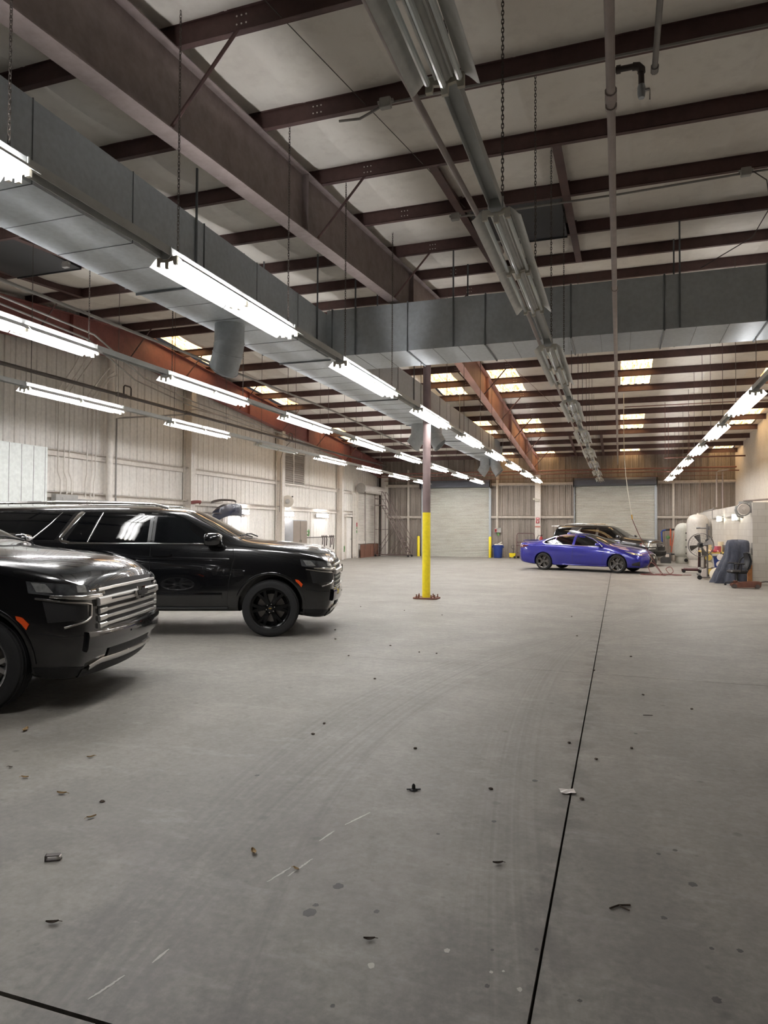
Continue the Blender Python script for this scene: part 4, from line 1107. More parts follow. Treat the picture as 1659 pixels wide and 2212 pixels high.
# ---- blue saloon
def saloon():
    P1, P2, P3 = (.86, .2), (.915, .40), (.93, .70)
    st = [
        (-3.97, [(.70, .30), (.78, .45), (.80, .78), (.78, .98), (.66, 1.055)], 1.075, 1.08, .30, -.09, [0, 0, 0, 0, .04, .06, .06]),
        (-3.78, [(.80, .26), (.87, .42), (.885, .76), (.86, .985), (.74, 1.07)], 1.095, 1.10, .26, -.04, None),
        (-3.45, [(.86, .22), (.91, .40), (.925, .73), (.885, .985), (.73, 1.085)], 1.115, 1.12, .2, 0, None),
        (-3.2, [P1, P2, P3, (.88, .985), (.70, 1.115)], 1.15, 1.16, .2, 0, None),
        (-2.75, [P1, P2, P3, (.878, .975), (.64, 1.235)], 1.285, 1.295, .2, 0, None),
        (-2.3, [P1, P2, P3, (.875, .965), (.60, 1.325)], 1.385, 1.395, .2, 0, None),
        (-1.8, [P1, P2, P3, (.872, .955), (.59, 1.365)], 1.43, 1.442, .2, 0, None),
        (-1.35, [P1, P2, P3, (.87, .945), (.595, 1.345)], 1.41, 1.425, .2, 0, None),
        (-.9, [P1, P2, P3, (.868, .935), (.645, 1.205)], 1.265, 1.28, .2, 0, None),
        (-.42, [P1, P2, P3, (.865, .92), (.715, 1.02)], 1.06, 1.07, .2, 0, None),
        (-.30, [P1, P2, P3, (.865, .91), (.73, .98)], 1.015, 1.025, .2, 0, None),
        (.05, [P1, (.92, .40), (.93, .70), (.86, .87), (.73, .935)], .965, .975, .2, 0, None),
        (.45, [(.86, .2), (.915, .38), (.915, .66), (.82, .80), (.70, .865)], .90, .91, .19, .03, None),
        (.76, [(.82, .2), (.87, .36), (.86, .59), (.77, .70), (.65, .765)], .80, .81, .19, .06, None),
        (.90, [(.66, .2), (.74, .33), (.73, .51), (.66, .62), (.56, .675)], .715, .725, .2, .14, [-.06, .02, .02, -.01, -.05, -.06, -.06]),
    ]
    me, bvh = loft_body(st, mt['paint_blue'], 'body', (0, -2.87), (.375, .335), .58, {2: .3, 5: .55})
    r = thing('car', 'deep blue saloon car with graphite wheels parked across the hall', 'car', (.222, 26.995, 0), math.radians(-20.1))
    link('body', me, r); k = Skin(bvh)
    for sy in (-1, 1):
        d = (0, -sy, 0); Y = sy
        k.patch('side_window', d, [(-1.62, 1.335), (-1.35, 1.325), (-1.0, 1.205), (-.62, 1.01)], [(-1.62, .985), (-1.3, .98), (-.9, .972), (-.6, .965)], mt['glass_dark'], r, .003, 16, 6)
        k.patch('side_window', d, [(-2.42, 1.275), (-2.1, 1.325), (-1.72, 1.34)], [(-2.42, 1.005), (-2.1, 1.0), (-1.72, .99)], mt['glass_dark'], r, .003)
        k.patch('side_window', d, [(-2.86, 1.11), (-2.7, 1.185), (-2.49, 1.255)], [(-2.86, 1.05), (-2.7, 1.015), (-2.49, 1.01)], mt['glass_dark'], r, .003)
        k.strip('window_trim', d, [(-.55, .955), (-1.0, 1.228), (-1.38, 1.352), (-1.8, 1.368), (-2.2, 1.335), (-2.55, 1.26), (-2.8, 1.165), (-2.95, 1.075)], .022, .008, mt['chrome'], r, 34)
        k.strip('window_trim', d, [(-2.95, 1.075), (-2.80, 1.0), (-2.6, .99), (-1.7, .972), (-.55, .945)], .022, .008, mt['chrome'], r, 26)
        k.strip('window_divider', d, [(-2.455, 1.27), (-2.455, 1.0)], .025, .005, mt['chrome'], r)
        k.strip('door_seam', d, [(-1.67, .96), (-1.69, .3)], .008, .0008, mt['gap'], r, 14)
        k.strip('door_seam', d, [(-.5, .9), (-.48, .7), (-.55, .3)], .008, .0008, mt['gap'], r, 14)
        k.strip('sill_trim', d, [(-2.45, .235), (-.42, .225)], .06, .012, mt['paint_blue'], r, 16)
        for x in (-1.55, -2.38):
            k.patch('door_handle', d, [(x - .13, .835), (x, .84), (x + .12, .83)], [(x - .13, .805), (x, .80), (x + .12, .805)], mt['paint_blue'], r, .03, 8, 4, .03)
        m = MB().lathe([(.0005, -.11), (.05, -.1), (.075, -.05), (.075, .05), (.06, .1), (.0005, .115)], 18)
        m.xf(Matrix.Translation((-.66, sy * 1.0, 1.02)) @ Matrix.Rotation(PI / 2, 4, 'X') @ Matrix.Diagonal((1.25, .9, 1, 1)))
        o = m.build('door_mirror', mt['paint_blue'], r, True, 60)
        MB().tube([(-.62, sy * .8, .97), (-.65, sy * .93, .98)], .025, 8).build('mirror_stalk', mt['trim_black'], o)
        e = (-1, -sy, 0); D, U, V = k.frame(e)
        uv = lambda x, y, z: (U.dot(Vector((x, y, 0))), z)
        k.patch('headlamp', e, [uv(.33, Y * .92, .80), uv(.55, Y * .86, .755), uv(.82, Y * .68, .69)], [uv(.36, Y * .93, .785), uv(.55, Y * .88, .69), uv(.84, Y * .66, .635)], mt['lamp_clear'], r, .005, 14, 5)
        k.patch('bumper_vent', e, [uv(.56, Y * .9, .36), uv(.76, Y * .78, .45)], [uv(.56, Y * .9, .30), uv(.78, Y * .76, .27)], mt['trim_black'], r, .004, 8, 5)
        e2 = (1, -sy, 0); D, U, V = k.frame(e2)
        uv2 = lambda x, y, z: (U.dot(Vector((x, y, 0))), z)
        k.patch('tail_lamp', e2, [uv2(-3.5, Y * .9, .95), uv2(-3.75, Y * .84, .965), uv2(-3.95, Y * .68, .97)], [uv2(-3.55, Y * .91, .92), uv2(-3.75, Y * .86, .85), uv2(-3.96, Y * .68, .84)], mt['lamp_red'], r, .005, 12, 5)
        k.patch('fender_badge', d, [(-.34, .775), (-.25, .775)], [(-.34, .735), (-.25, .735)], mt['satin'], r, .008, 3, 3)
        for ax in (0, -2.87):
            wheel(r, ax, sy * .915, .335, .335, .22, .245, mt['rim_grey'], 5 if ax else 5, sy, style=0, detail=False)
    f = (-1, 0, 0)
    k.patch('windscreen', f, [(-.52, 1.345), (0, 1.40), (.52, 1.345)], [(-.66, 1.03), (0, 1.06), (.66, 1.03)], mt['glass_screen'], r, .004, 16, 8)
    k.patch('rear_window', (1, 0, 0), [(-.52, 1.31), (0, 1.37), (.52, 1.31)], [(-.62, 1.14), (0, 1.165), (.62, 1.14)], mt['glass_dark'], r, .004, 16, 8)
    k.patch('grille', f, [(-.30, .66), (-.15, .685), (0, .69), (.15, .685), (.30, .66)], [(-.48, .25), (-.2, .24), (0, .24), (.2, .24), (.48, .25)], mt['trim_black'], r, .006, 14, 8)
    k.strip('grille_frame', f, [(-.36, .675), (-.25, .52), (-.26, .48), (-.5, .245), (0, .225), (.5, .245), (.26, .48), (.25, .52), (.36, .675)], .022, .014, mt['satin'], r, 44)
    k.strip('grille_frame', f, [(-.36, .675), (0, .70), (.36, .675)], .02, .012, mt['satin'], r, 14)
    k.patch('front_badge', f, [(-.085, .60), (0, .62), (.085, .60)], [(-.085, .54), (0, .52), (.085, .54)], mt['chrome'], r, .018, 9, 5)
    MB().prism([(-.62, 1.105), (.62, 1.105), (.56, 1.15), (-.56, 1.15)], -3.86, -3.80, axis=0).build('boot_spoiler', mt['paint_blue'], r)
    m = MB().lathe([(.0005, .045), (.03, .04), (.045, 0)], 10); m.xf(Matrix.Translation((-2.2, 0, 1.40)) @ Matrix.Diagonal((2, .6, 1, 1))); m.build('roof_antenna', mt['paint_blue'], r, True)
    return r
saloon()

# ---- black SUV behind it
def trail_suv():
    P1, P2, P3 = (.86, .42), (.935, .60), (.95, .95)
    st = [
        (-3.88, [(.80, .45), (.86, .62), (.88, .95), (.86, 1.17), (.66, 1.62)], 1.70, 1.72, .45, -.05, [0, 0, 0, 0, .10, .16, .16]),
        (-3.7, [(.84, .43), (.92, .6), (.935, .95), (.90, 1.17), (.69, 1.66)], 1.745, 1.76, .43, 0, [0, 0, 0, 0, .04, .05, .05]),
        (-3.3, [P1, P2, P3, (.905, 1.17), (.70, 1.68)], 1.765, 1.78, .40, 0, None),
        (-2.4, [P1, P2, P3, (.905, 1.165), (.71, 1.685)], 1.775, 1.79, .40, 0, None),
        (-1.45, [P1, P2, P3, (.90, 1.16), (.70, 1.675)], 1.755, 1.77, .40, 0, None),
        (-1.2, [P1, P2, P3, (.90, 1.155), (.69, 1.63)], 1.70, 1.715, .40, 0, None),
        (-.85, [P1, P2, P3, (.895, 1.15), (.73, 1.45)], 1.50, 1.51, .40, 0, None),
        (-.5, [P1, P2, P3, (.89, 1.14), (.77, 1.24)], 1.28, 1.29, .40, 0, None),
        (-.38, [P1, P2, P3, (.89, 1.13), (.78, 1.20)], 1.235, 1.245, .40, 0, None),
        (.1, [P1, P2, P3, (.88, 1.09), (.77, 1.16)], 1.195, 1.205, .40, 0, None),
        (.5, [(.86, .36), (.93, .56), (.93, .92), (.86, 1.05), (.75, 1.115)], 1.15, 1.16, .36, .03, None),
        (.72, [(.80, .34), (.86, .52), (.86, .86), (.80, .99), (.70, 1.06)], 1.085, 1.095, .34, .07, None),
        (.82, [(.66, .36), (.72, .5), (.72, .78), (.68, .92), (.60, .98)], 1.01, 1.02, .36, .12, [-.08, .04, .02, -.02, -.05, -.06, -.06]),
    ]
    me, bvh = loft_body(st, mt['paint_dkgrey'], 'body', (0, -2.79), (.45, .39), .58, {2: .3, 5: .5})
    r = thing('car', 'black SUV with roof rails parked behind the blue saloon', 'car', (.91, 32.6, 0), math.radians(-20.4))
    link('body', me, r); k = Skin(bvh)
    for sy in (-1, 1):
        d = (0, -sy, 0); Y = sy
        k.patch('side_window', d, [(-1.62, 1.635), (-1.3, 1.625), (-1.1, 1.54), (-.62, 1.2)], [(-1.62, 1.2), (-1.3, 1.195), (-1.0, 1.19), (-.6, 1.185)], mt['glass_dark'], r, .003, 14, 6)
        k.patch('side_window', d, [(-2.45, 1.645), (-1.75, 1.64)], [(-2.55, 1.21), (-1.75, 1.2)], mt['glass_dark'], r, .003)
        k.patch('side_window', d, [(-3.72, 1.60), (-3.2, 1.63), (-2.95, 1.635)], [(-3.72, 1.26), (-3.35, 1.23), (-3.15, 1.225)], mt['glass_dark'], r, .003)
        k.strip('window_divider', d, [(-2.48, 1.64), (-2.85, 1.22)], .015, .006, mt['satin'], r)
        k.strip('belt_trim', d, [(-3.2, 1.2), (-.6, 1.17)], .02, .008, mt['trim_black'], r, 16)
        MB().tube([(-3.3, sy * .66, 1.745), (-3.2, sy * .66, 1.81), (-2.6, sy * .66, 1.83), (-1.9, sy * .66, 1.82), (-1.75, sy * .66, 1.755)], .022, 8).build('roof_rail', mt['satin'], r, True)
        m = MB().lathe([(.0005, -.12), (.07, -.1), (.09, 0), (.08, .1), (.0005, .12)], 16); m.xf(Matrix.Translation((-.62, sy * 1.05, 1.24)) @ Matrix.Rotation(PI / 2, 4, 'X'))
        m.build('door_mirror', mt['paint_dkgrey'], r, True)
        e = (-1, -sy, 0); D, U, V = k.frame(e)
        uv = lambda x, y, z: (U.dot(Vector((x, y, 0))), z)
        k.patch('headlamp', e, [uv(.36, Y * .92, 1.0), uv(.6, Y * .86, .99), uv(.84, Y * .5, .96)], [uv(.36, Y * .93, .86), uv(.6, Y * .88, .82), uv(.84, Y * .52, .84)], mt['lamp_clear'], r, .006, 12, 5)
        k.patch('side_marker', e, [uv(.3, Y * .93, .98), uv(.38, Y * .92, .985)], [uv(.3, Y * .94, .88), uv(.38, Y * .93, .86)], mt['lamp_red'], r, .01, 5, 4)
        k.strip('fog_lamp', e, [uv(.6, Y * .88, .74), uv(.8, Y * .6, .76)], .035, .01, mt['chrome'], r, 8)
        for ax in (0, -2.79):
            wheel(r, ax, sy * .93, .39, .39, .26, .23, mt['rim_black'], 6, sy, style=2, detail=False)
    f = (-1, 0, 0)
    k.patch('windscreen', f, [(-.62, 1.63), (0, 1.67), (.62, 1.63)], [(-.7, 1.25), (0, 1.29), (.7, 1.25)], mt['glass_screen'], r, .004, 16, 8)
    k.patch('grille', f, [(-.5, .96), (0, .985), (.5, .96)], [(-.5, .68), (0, .66), (.5, .68)], mt['trim_black'], r, .006, 14, 8)
    for z in (.92, .86): k.strip('grille_bar', f, [(-.45, z), (0, z + .01), (.45, z)], .018, .02, mt['chrome'], r, 14)
    o = MB().lathe([(.075, .0), (.085, .012), (.065, .012), (.06, 0)], 20, Matrix.Translation((.955, 0, .89)) @ Matrix.Diagonal((1, 1, .75, 1)) @ Matrix.Rotation(PI / 2, 4, 'Y')).build('front_badge', mt['chrome'], r, True)
    k.strip('bumper', f, [(-.72, .54), (0, .53), (.72, .54)], .2, .05, mt['trim_black'], r, 20)
    MB().prism([(-.6, 1.70), (.6, 1.70), (.56, 1.75), (-.56, 1.75)], -4.0, -3.62, axis=0).build('rear_spoiler', mt['satin'], r)
    return r
trail_suv()
# ------------------------------------------------------------------ things standing about
def rot(ax, a): return Matrix.Rotation(a, 4, ax)
def T(x, y, z): return Matrix.Translation((x, y, z))

# yellow post
p = thing('steel_post', 'steel post painted yellow below and brown above, bolted to the floor', 'post', (-4.14, 15.04, 0))
MB().lathe([(.092, .03), (.092, 1.95), (.0005, 1.95)], 28).build('yellow_sleeve', mt['yellow'], p, True)
MB().lathe([(.089, 1.94), (.089, 5.98)], 28, caps=True).lathe([(.094, 3.42), (.094, 3.44)], 28).build('post_shaft', M('grey_brown_post_paint', (122, 104, 102), .55, 0, .15, 3), p, True)
m = MB(); m.prism([(-.27, -.15), (-.2, -.22), (.22, -.22), (.29, -.15), (.29, .16), (.2, .23), (-.2, .23), (-.28, .16)], 0, .03)
m.build('base_plate', mt['rust'], p)
for x, y in ((-.19, -.14), (-.13, -.17), (-.2, .12), (.16, -.16), (.22, -.1), (.24, .1), (.12, .16), (-.1, .17)):
    MB().lathe([(.022, .03), (.022, .05), (.013, .05), (.013, .1), (.0005, .1)], 6).build('anchor_bolt', mt['rust'], p).location = (x, y, 0)
for x, lab in ((-10.72, 'left'), (-6.66, 'right')):
    one('bollard', MB().lathe([(.075, 0), (.075, 1.1), (.05, 1.14), (.0005, 1.15)], 18), mt['yellow'], 'short yellow bollard at the %s side of the roller shutter behind the post' % lab, 'bollard', (x, YF - .45, 0), group='shutter bollards', smooth=True)

# rolling warehouse ladder
lm = M('brown_ladder_tube', (112, 96, 92), .55, .1, .15)
b = thing('rolling_ladder', 'brown tubular rolling warehouse ladder in the far left corner', 'ladder', (-11.9, 36.2, 0))
s0, s1 = Vector((.92, 0, .22)), Vector((-.55, 0, 2.85))
for yy in (-.33, .33):
    o = Vector((0, yy, 0))
    MB().tube([s0 + o, s1 + o], .022, 6).tube([(-.55, yy, 2.85), (-.95, yy, 2.85)], .022, 6).build('stringer', lm, b)
    MB().tube([(1.0, yy, .1), (1.15, yy, .95), (.98, yy, 1.08), (-.5, yy, 3.6), (-.95, yy, 3.62), (-.95, yy, 0.06)], .018, 6).tube([(.85, yy, .62), (-.5, yy, 3.2), (-.95, yy, 3.22)], .014, 6).build('handrail', lm, b)
    MB().tube([(-.95, yy, .1), (1.05, yy, .1)], .02, 6).tube([(-.95, yy, .12), (.1, yy, 1.65)], .016, 6).tube([(-.2, yy, .12), (.4, yy, 1.05)], .016, 6).tube([(.25, yy, .12), (.6, yy, .75)], .016, 6).tube([(-.55, yy, .1), (-.55, yy, 3.6)], .02, 6).tube([(-.95, yy, 1.5), (.1, yy, 1.5)], .014, 6).build('side_frame', lm, b)
    for xx in (-.9, 1.0):
        MB().tube([(xx, yy - .02, .06), (xx, yy + .02, .06)], .06, 12).build('caster', mt['rubber'], b)
for k in range(10):
    q = s0.lerp(s1, (k + .3) / 10)
    MB().box((q.x, 0, q.z), (.17, .66, .025)).build('step', lm, b)
MB().box((-.75, 0, 2.85), (.42, .66, .03)).tube([(-.95, -.33, 3.6), (-.95, .33, 3.6)], .016, 6).tube([(-.95, -.33, 3.2), (-.95, .33, 3.2)], .014, 6).build('platform', lm, b)

# far wall bits
blue = M('blue_plastic', (42, 66, 136), .4, 0, .1)
b = thing('rubbish_bin', 'round blue plastic bin overflowing with white rubbish by the far wall', 'bin', (-6.2, 37.05, 0))
MB().lathe([(.0005, .005), (.21, .005), (.225, .03), (.265, .62), (.285, .63), (.292, .7), (.27, .7), (.255, .6), (.0005, .55)], 28).build('bin_body', blue, b, True)
for s in (-1, 1): MB().box((s * .295, 0, .6), (.05, .14, .1), None, .015).build('bin_handle', blue, b)
white = M('white_waste', (226, 220, 206), .6, 0, .06)
def lump(sx, sy, sz, seed, seg=10):
    r_ = random.Random(seed); m = MB(); rows = []
    for i in range(6):
        ph = PI * i / 5
        rows.append([(sx * math.sin(ph) * math.cos(a) * (1 + .25 * r_.uniform(-1, 1)), sy * math.sin(ph) * math.sin(a) * (1 + .25 * r_.uniform(-1, 1)), sz * (-math.cos(ph)) * (1 + .1 * r_.uniform(-1, 1))) for a in [2 * PI * k / seg for k in range(seg)]])
    for r in rows: r.append(r[0])
    m.grid(rows); return m
one('paper_waste', lump(.13, .12, .06, 3), white, 'crumpled white paper on the left of the blue bin top', 'rubbish', (-6.28, 37.02, .70), smooth=True)
one('paper_waste', lump(.14, .1, .05, 4), white, 'crumpled white paper on the right of the blue bin top', 'rubbish', (-6.05, 37.05, .71), smooth=True)
one('cardboard_tube', MB().tube([(-.16, 0, -.05), (.14, 0, .12)], .03, 10), white, 'pale tube poking out of the blue bin', 'rubbish', (-6.12, 37.0, .73), smooth=True)
b = thing('mop_bucket', 'small yellow mop bucket with a dark wringer handle by the far wall', 'bucket', (-5.42, 37.1, 0))
m = MB(); m.grid([[(x * w, y * w * .8, z) for x, y in ((-.14, -.14), (.14, -.14), (.14, .14), (-.14, .14), (-.14, -.14))] for z, w in ((.05, 1), (.27, 1.22), (.27, 1.1), (.1, .9))]); m.bb((-.14, -.11, .05), (.14, .11, .06)); m.build('bucket_tub', mt['yellow'], b)
MB().tube([(.03, 0, .2), (.07, 0, .72)], .018, 8).tube([(.06, 0, .68), (-.04, 0, .68), (-.08, 0, .6), (-.02, 0, .5)], .01, 6).box((.04, 0, .5), (.09, .06, .06)).build('wringer_handle', mt['pipe_dark'], b)
for x in (-.11, .11): MB().tube([(x, -.12, .03), (x, -.1, .03)], .03, 10).build('caster', mt['rubber'], b)
c_ = M('dark_red_tube', (92, 62, 62), .5, .1, .15)
b = thing('platform_cart', 'dark red tubular platform cart standing against the far wall', 'cart', (-4.72, 37.05, 0))
MB().tube([(-.46, 0, .12), (-.46, 0, 1.24), (-.42, 0, 1.32), (-.36, 0, 1.34), (.36, 0, 1.34), (.42, 0, 1.32), (.46, 0, 1.24), (.46, 0, .12)], .019, 8).build('cart_handle', c_, b, True)
MB().tube([(-.46, 0, .86), (.46, 0, .86)], .022, 8).tube([(-.5, 0, .68), (.46, 0, .68)], .018, 8).tube([(-.46, 0, .3), (.46, 0, .3)], .014, 8).build('cross_bar', c_, b)
MB().bb((-.5, -.3, .12), (.5, .1, .16)).build('deck', c_, b)
for x, y in ((-.55, -.25), (-.4, .05), (.45, -.25), (.45, .05)): MB().tube([(x, y - .02, .06), (x, y + .02, .06)], .06, 12).box((x, y, .1), (.05, .05, .05)).build('caster', mt['rubber'], b)
b = thing('switch_box', 'grey switch box with a red panel above the blue bin', 'electrical box', (-6.28, YF - .1, 1.5))
MB().box((0, 0, 0), (.36, .1, .26), None, .008).build('enclosure', mt['grey_box'], b)
MB().box((-.12, -.055, -.02), (.1, .02, .16)).build('red_panel', M('red_panel_paint', (176, 44, 50), .5), b)
MB().box((-.12, -.07, -.02), (.03, .02, .08)).build('switch_lever', mt['black'], b)
green = M('green_hose_rubber', (96, 138, 86), .6, 0, .2)
MB().lathe([(.05, -.16), (.07, -.05), (.07, 0)], 10).xf(T(.02, -.06, -.14)).build('green_fitting', green, b, True)
for x in (-.03, .04): pipe('switch_conduit', [(-6.3 + x, YF - .08, 1.63), (-6.3 + x, YF - .08, 4.9)], .02, mt['far_rail'], 'cream conduit rising from the red and grey switch box, %s of the pair' % ('left' if x < 0 else 'right'), 'conduit')
def text(name, s, size, mat, parent, loc, rz=0.0, rx=PI / 2):
    cu = bpy.data.curves.new(name, 'FONT'); cu.body = s; cu.size = size; cu.align_x = 'CENTER'; cu.align_y = 'CENTER'; cu.extrude = .001
    o = bpy.data.objects.new(name, cu); COL.objects.link(o); cu.materials.append(mat); o.parent = parent; o.location = loc; o.rotation_euler = (rx, 0, rz); return o
redp = M('red_sign_print', (168, 52, 60), .5); whitep = M('white_sign_print', (236, 228, 222), .5)
cy_ = YF - .29
b = thing('fire_sign', 'upper small red sign with white band on the white far column', 'sign', (-4.13, cy_, 2.13))
MB().box((0, 0, 0), (.19, .01, .1)).build('sign_plate', redp, b); MB().box((0, -.006, 0), (.12, .004, .035)).build('white_band', whitep, b)
b = thing('fire_sign', 'lower red square sign with a white diamond on the white far column', 'sign', (-4.13, cy_, 1.96))
MB().box((0, 0, 0), (.18, .01, .15)).build('sign_plate', redp, b); MB().prism([(-.055, 0), (0, -.05), (.055, 0), (0, .05)], -.008, -.005, axis=1).build('white_diamond', whitep, b)
one('paper_notice', MB().box((0, 0, 0), (.27, .01, .075)), M('faded_red_notice', (186, 120, 104), .6), 'faded reddish strip notice below the red signs on the far column', 'notice', (-4.13, cy_, 1.70))
b = thing('emergency_light', 'small twin head emergency light high on the white far column', 'light', (-4.2, cy_ - .05, 3.12))
MB().box((.05, 0, 0), (.24, .1, .12), None, .01).build('battery_case', mt['socket'], b)
for x in (-.12, -.02): MB().lathe([(.03, -.05), (.055, .03), (.0005, .04)], 12, T(x, -.06, .06) @ rot('X', PI / 2)).build('lamp_head', mt['socket'], b, True)
b = thing('fire_extinguisher', 'red fire extinguisher hanging at the foot of the far column', 'extinguisher', (-3.93, YF - .42, .72))
MB().lathe([(.0005, 0), (.08, 0), (.085, .03), (.085, .36), (.05, .43), (.02, .45), (.02, .5), (.0005, .5)], 16).build('cylinder', redp, b, True)
MB().tube([(0, -.02, .48), (-.12, -.02, .52), (-.2, -.02, .4), (-.24, -.02, .2)], .014, 6).build('hose', mt['rubber'], b, True)
MB().box((.03, 0, .52), (.12, .03, .03)).build('valve_handle', mt['black'], b)

# red air hose dropping from the roof to the floor
h_ = thing('air_hose', 'red air hose dropping from the roof, coiled on the floor before the cars', 'hose', (1.3, 25.4, 0))
def Lh(pts): return [(x - 1.3, y - 25.4, z) for x, y, z in pts]
def smooth_pts(P, n=6):
    P = [Vector(p) for p in P]; out = []
    for i in range(len(P) - 1):
        a, b_, c2, d_ = P[max(0, i - 1)], P[i], P[i + 1], P[min(len(P) - 1, i + 2)]
        for k in range(n):
            t_ = k / n
            out.append(.5 * ((2 * b_) + (c2 - a) * t_ + (2 * a - 5 * b_ + 4 * c2 - d_) * t_ * t_ + (3 * b_ - a - 3 * c2 + d_) * t_ ** 3))
    out.append(P[-1]); return out
MB().tube(smooth_pts(Lh([(.16, 24.5, 6.2), (.16, 24.5, 4.6), (.22, 24.5, 3.4), (.40, 24.55, 2.05)])), .011, 6).build('white_line', mt['socket'], h_, True)
MB().tube(Lh([(.40, 24.55, 2.08), (.42, 24.56, 1.93)]), .022, 8).build('hose_coupling', M('brass_coupling', (190, 150, 70), .35, .7), h_, True)
coil = [(.42, 24.56, 1.93), (.66, 24.75, 1.35), (1.05, 25.0, .62), (1.38, 25.25, .1), (1.5, 25.35, .02), (1.2, 25.7, .02), (.9, 25.9, .02), (.7, 25.7, .02), (.95, 25.4, .02), (1.35, 25.6, .03), (1.25, 25.9, .25), (1.08, 25.95, .42), (.98, 25.9, .25), (1.1, 25.6, .04), (1.5, 25.5, .02), (1.75, 25.6, .12), (1.7, 25.9, .28), (1.55, 25.95, .2), (1.7, 25.6, .03), (2.0, 25.6, .02), (2.05, 25.9, .02), (1.5, 26.1, .02), (1.2, 25.95, .02), (1.6, 25.75, .02), (2.35, 25.8, .02)]
MB().tube(smooth_pts(Lh(coil), 7), .013, 6).build('red_hose', M('red_hose_rubber', (108, 62, 60), .5, 0, .12), h_, True)

# tanks by the block room
tankm = Mstain('pale_tank_paint', (196, 196, 186), (156, 158, 148), .5, .7, (2, 2, .4))
b = thing('air_tank', 'shorter pale green upright air tank, left of the pair', 'tank', (2.86, 35.1, 0))
MB().lathe([(.34, 0), (.34, .3), (.33, .3), (.33, .02)], 30).build('skirt', tankm, b, True)
MB().lathe([(.0005, .22), (.3, .28), (.39, .42), (.4, .5), (.4, 1.5), (.37, 1.66), (.28, 1.8), (.15, 1.88), (.0005, 1.9)], 32).build('vessel', tankm, b, True)
for z in (1.42, 1.1, .78, .48): MB().lathe([(.045, 0), (.045, .05), (.03, .05), (.0005, .03)], 12, T(.1, -.41, z) @ rot('X', PI / 2)).build('port_fitting', mt['black'], b)
MB().lathe([(.08, 0), (.08, .012), (.0005, .012)], 18, T(.08, -.345, .16) @ rot('X', PI / 2)).build('drain_hole', mt['black'], b)
b = thing('air_tank', 'taller white upright air tank, right of the pair', 'tank', (3.2, 32.2, 0))
tw = Mstain('white_tank_paint', (212, 208, 200), (180, 172, 162), .5, .6, (2, 2, .4))
MB().lathe([(.38, 0), (.38, .3), (.37, .3), (.37, .02)], 30).build('skirt', tw, b, True)
MB().lathe([(.0005, .22), (.34, .28), (.44, .42), (.45, .5), (.45, 1.85), (.42, 2.03), (.32, 2.17), (.16, 2.24), (.0005, 2.25)], 36).build('vessel', tw, b, True)
MB().lathe([(.05, 2.22), (.05, 2.3), (.0005, 2.3)], 10).build('top_boss', tw, b)

# hoist frame, crate and straps at the far wall
b = thing('blue_hoist_frame', 'bent blue and black pipe frame with orange straps by the far wall', 'frame', (2.3, 36.9, 0))
MB().tube([(-.2, 0, 0), (-.3, 0, 1.45), (-.24, 0, 1.53), (-.1, 0, 1.56)], .04, 8).build('blue_leg', blue, b, True)
MB().tube([(-.1, 0, 1.56), (.75, .0, 1.62)], .045, 8).tube([(.05, 0, .35), (.75, 0, .38)], .035, 8).build('black_bar', mt['trim_black'], b, True)
orange = M('orange_strap', (196, 92, 56), .6, 0, .15)
for x in (.12, .5): MB().box((x, -.04, 1.2), (.06, .02, .85)).box((x + .1, -.04, 1.0), (.04, .02, 1.1), rot('Y', .15)).build('orange_strap', orange, b)
MB().lathe([(.0005, -.1), (.09, -.06), (.1, .03), (.0005, .1)], 10).xf(T(.0, -.1, 1.2)).build('green_glove', green, b, True)
b = thing('plastic_crate', 'dark grey crate with a white label beside the shorter tank', 'crate', (2.08, 35.0, 0))
MB().box((0, 0, .24), (.46, .4, .48), None, .02).build('crate_body', M('grey_crate', (84, 84, 86), .6), b)
MB().box((.06, -.205, .36), (.16, .01, .14)).build('white_label', whitep, b)

# wall mounted things on the block room
b = thing('hose_reel', 'round grey hose reel at the near corner of the block room', 'hose reel', (3.5, 22.75, 2.2))
MB().lathe([(.19, -.08), (.2, -.06), (.17, -.05), (.17, .05), (.2, .06), (.19, .08)], 30, rot('X', PI / 2)).build('reel_case', mt['grey_box'], b, True)
MB().lathe([(.16, .085), (.15, .1), (.05, .105), (.04, .12), (.0005, .12)], 30, rot('X', PI / 2)).build('reel_disc', M('pale_reel_disc', (196, 186, 176), .5), b, True)
MB().tube([(-.19, 0, .1), (-.22, 0, -.02), (-.16, .0, -.2), (0, 0, -.24)], .03, 8).build('guide_arm', mt['grey_box'], b, True)
MB().bb((-.12, -.02, .17), (.25, .06, .24)).bb((.16, -.05, -.1), (.215, .05, .22)).build('wall_bracket', mt['grey_box'], b)
fl_on = Memit('flood_glow', (255, 248, 222), 9.0)
for y, lab in ((28.6, 'farther'), (24.9, 'nearer')):
    b = thing('wall_flood_light', 'lit box flood light on the block room wall, the %s one' % lab, 'light', (3.6, y, 2.0))
    MB().box((.02, 0, 0), (.16, .3, .22), None, .02).build('lamp_case', mt['lamp_grey'], b)
    MB().box((-.075, 0, 0), (.03, .27, .19), None, .008).box((-.03, -.155, 0), (.1, .01, .17)).build('lit_lens', fl_on, b)
pipe('block_wall_conduit', [(3.68, 25.0, 2.05), (3.68, 31.5, 2.05), (3.68, 31.5, 2.4)], .014, mt['conduit'], 'thin conduit linking the two flood lights', 'conduit')
pipe('roof_pipe', [(3.9, 36.5, 2.45), (3.9, 31.8, 2.5), (3.75, 31.6, 2.5), (3.7, 31.4, 2.45)], .035, mt['conduit'], 'grey pipe lying along the block room roof edge')
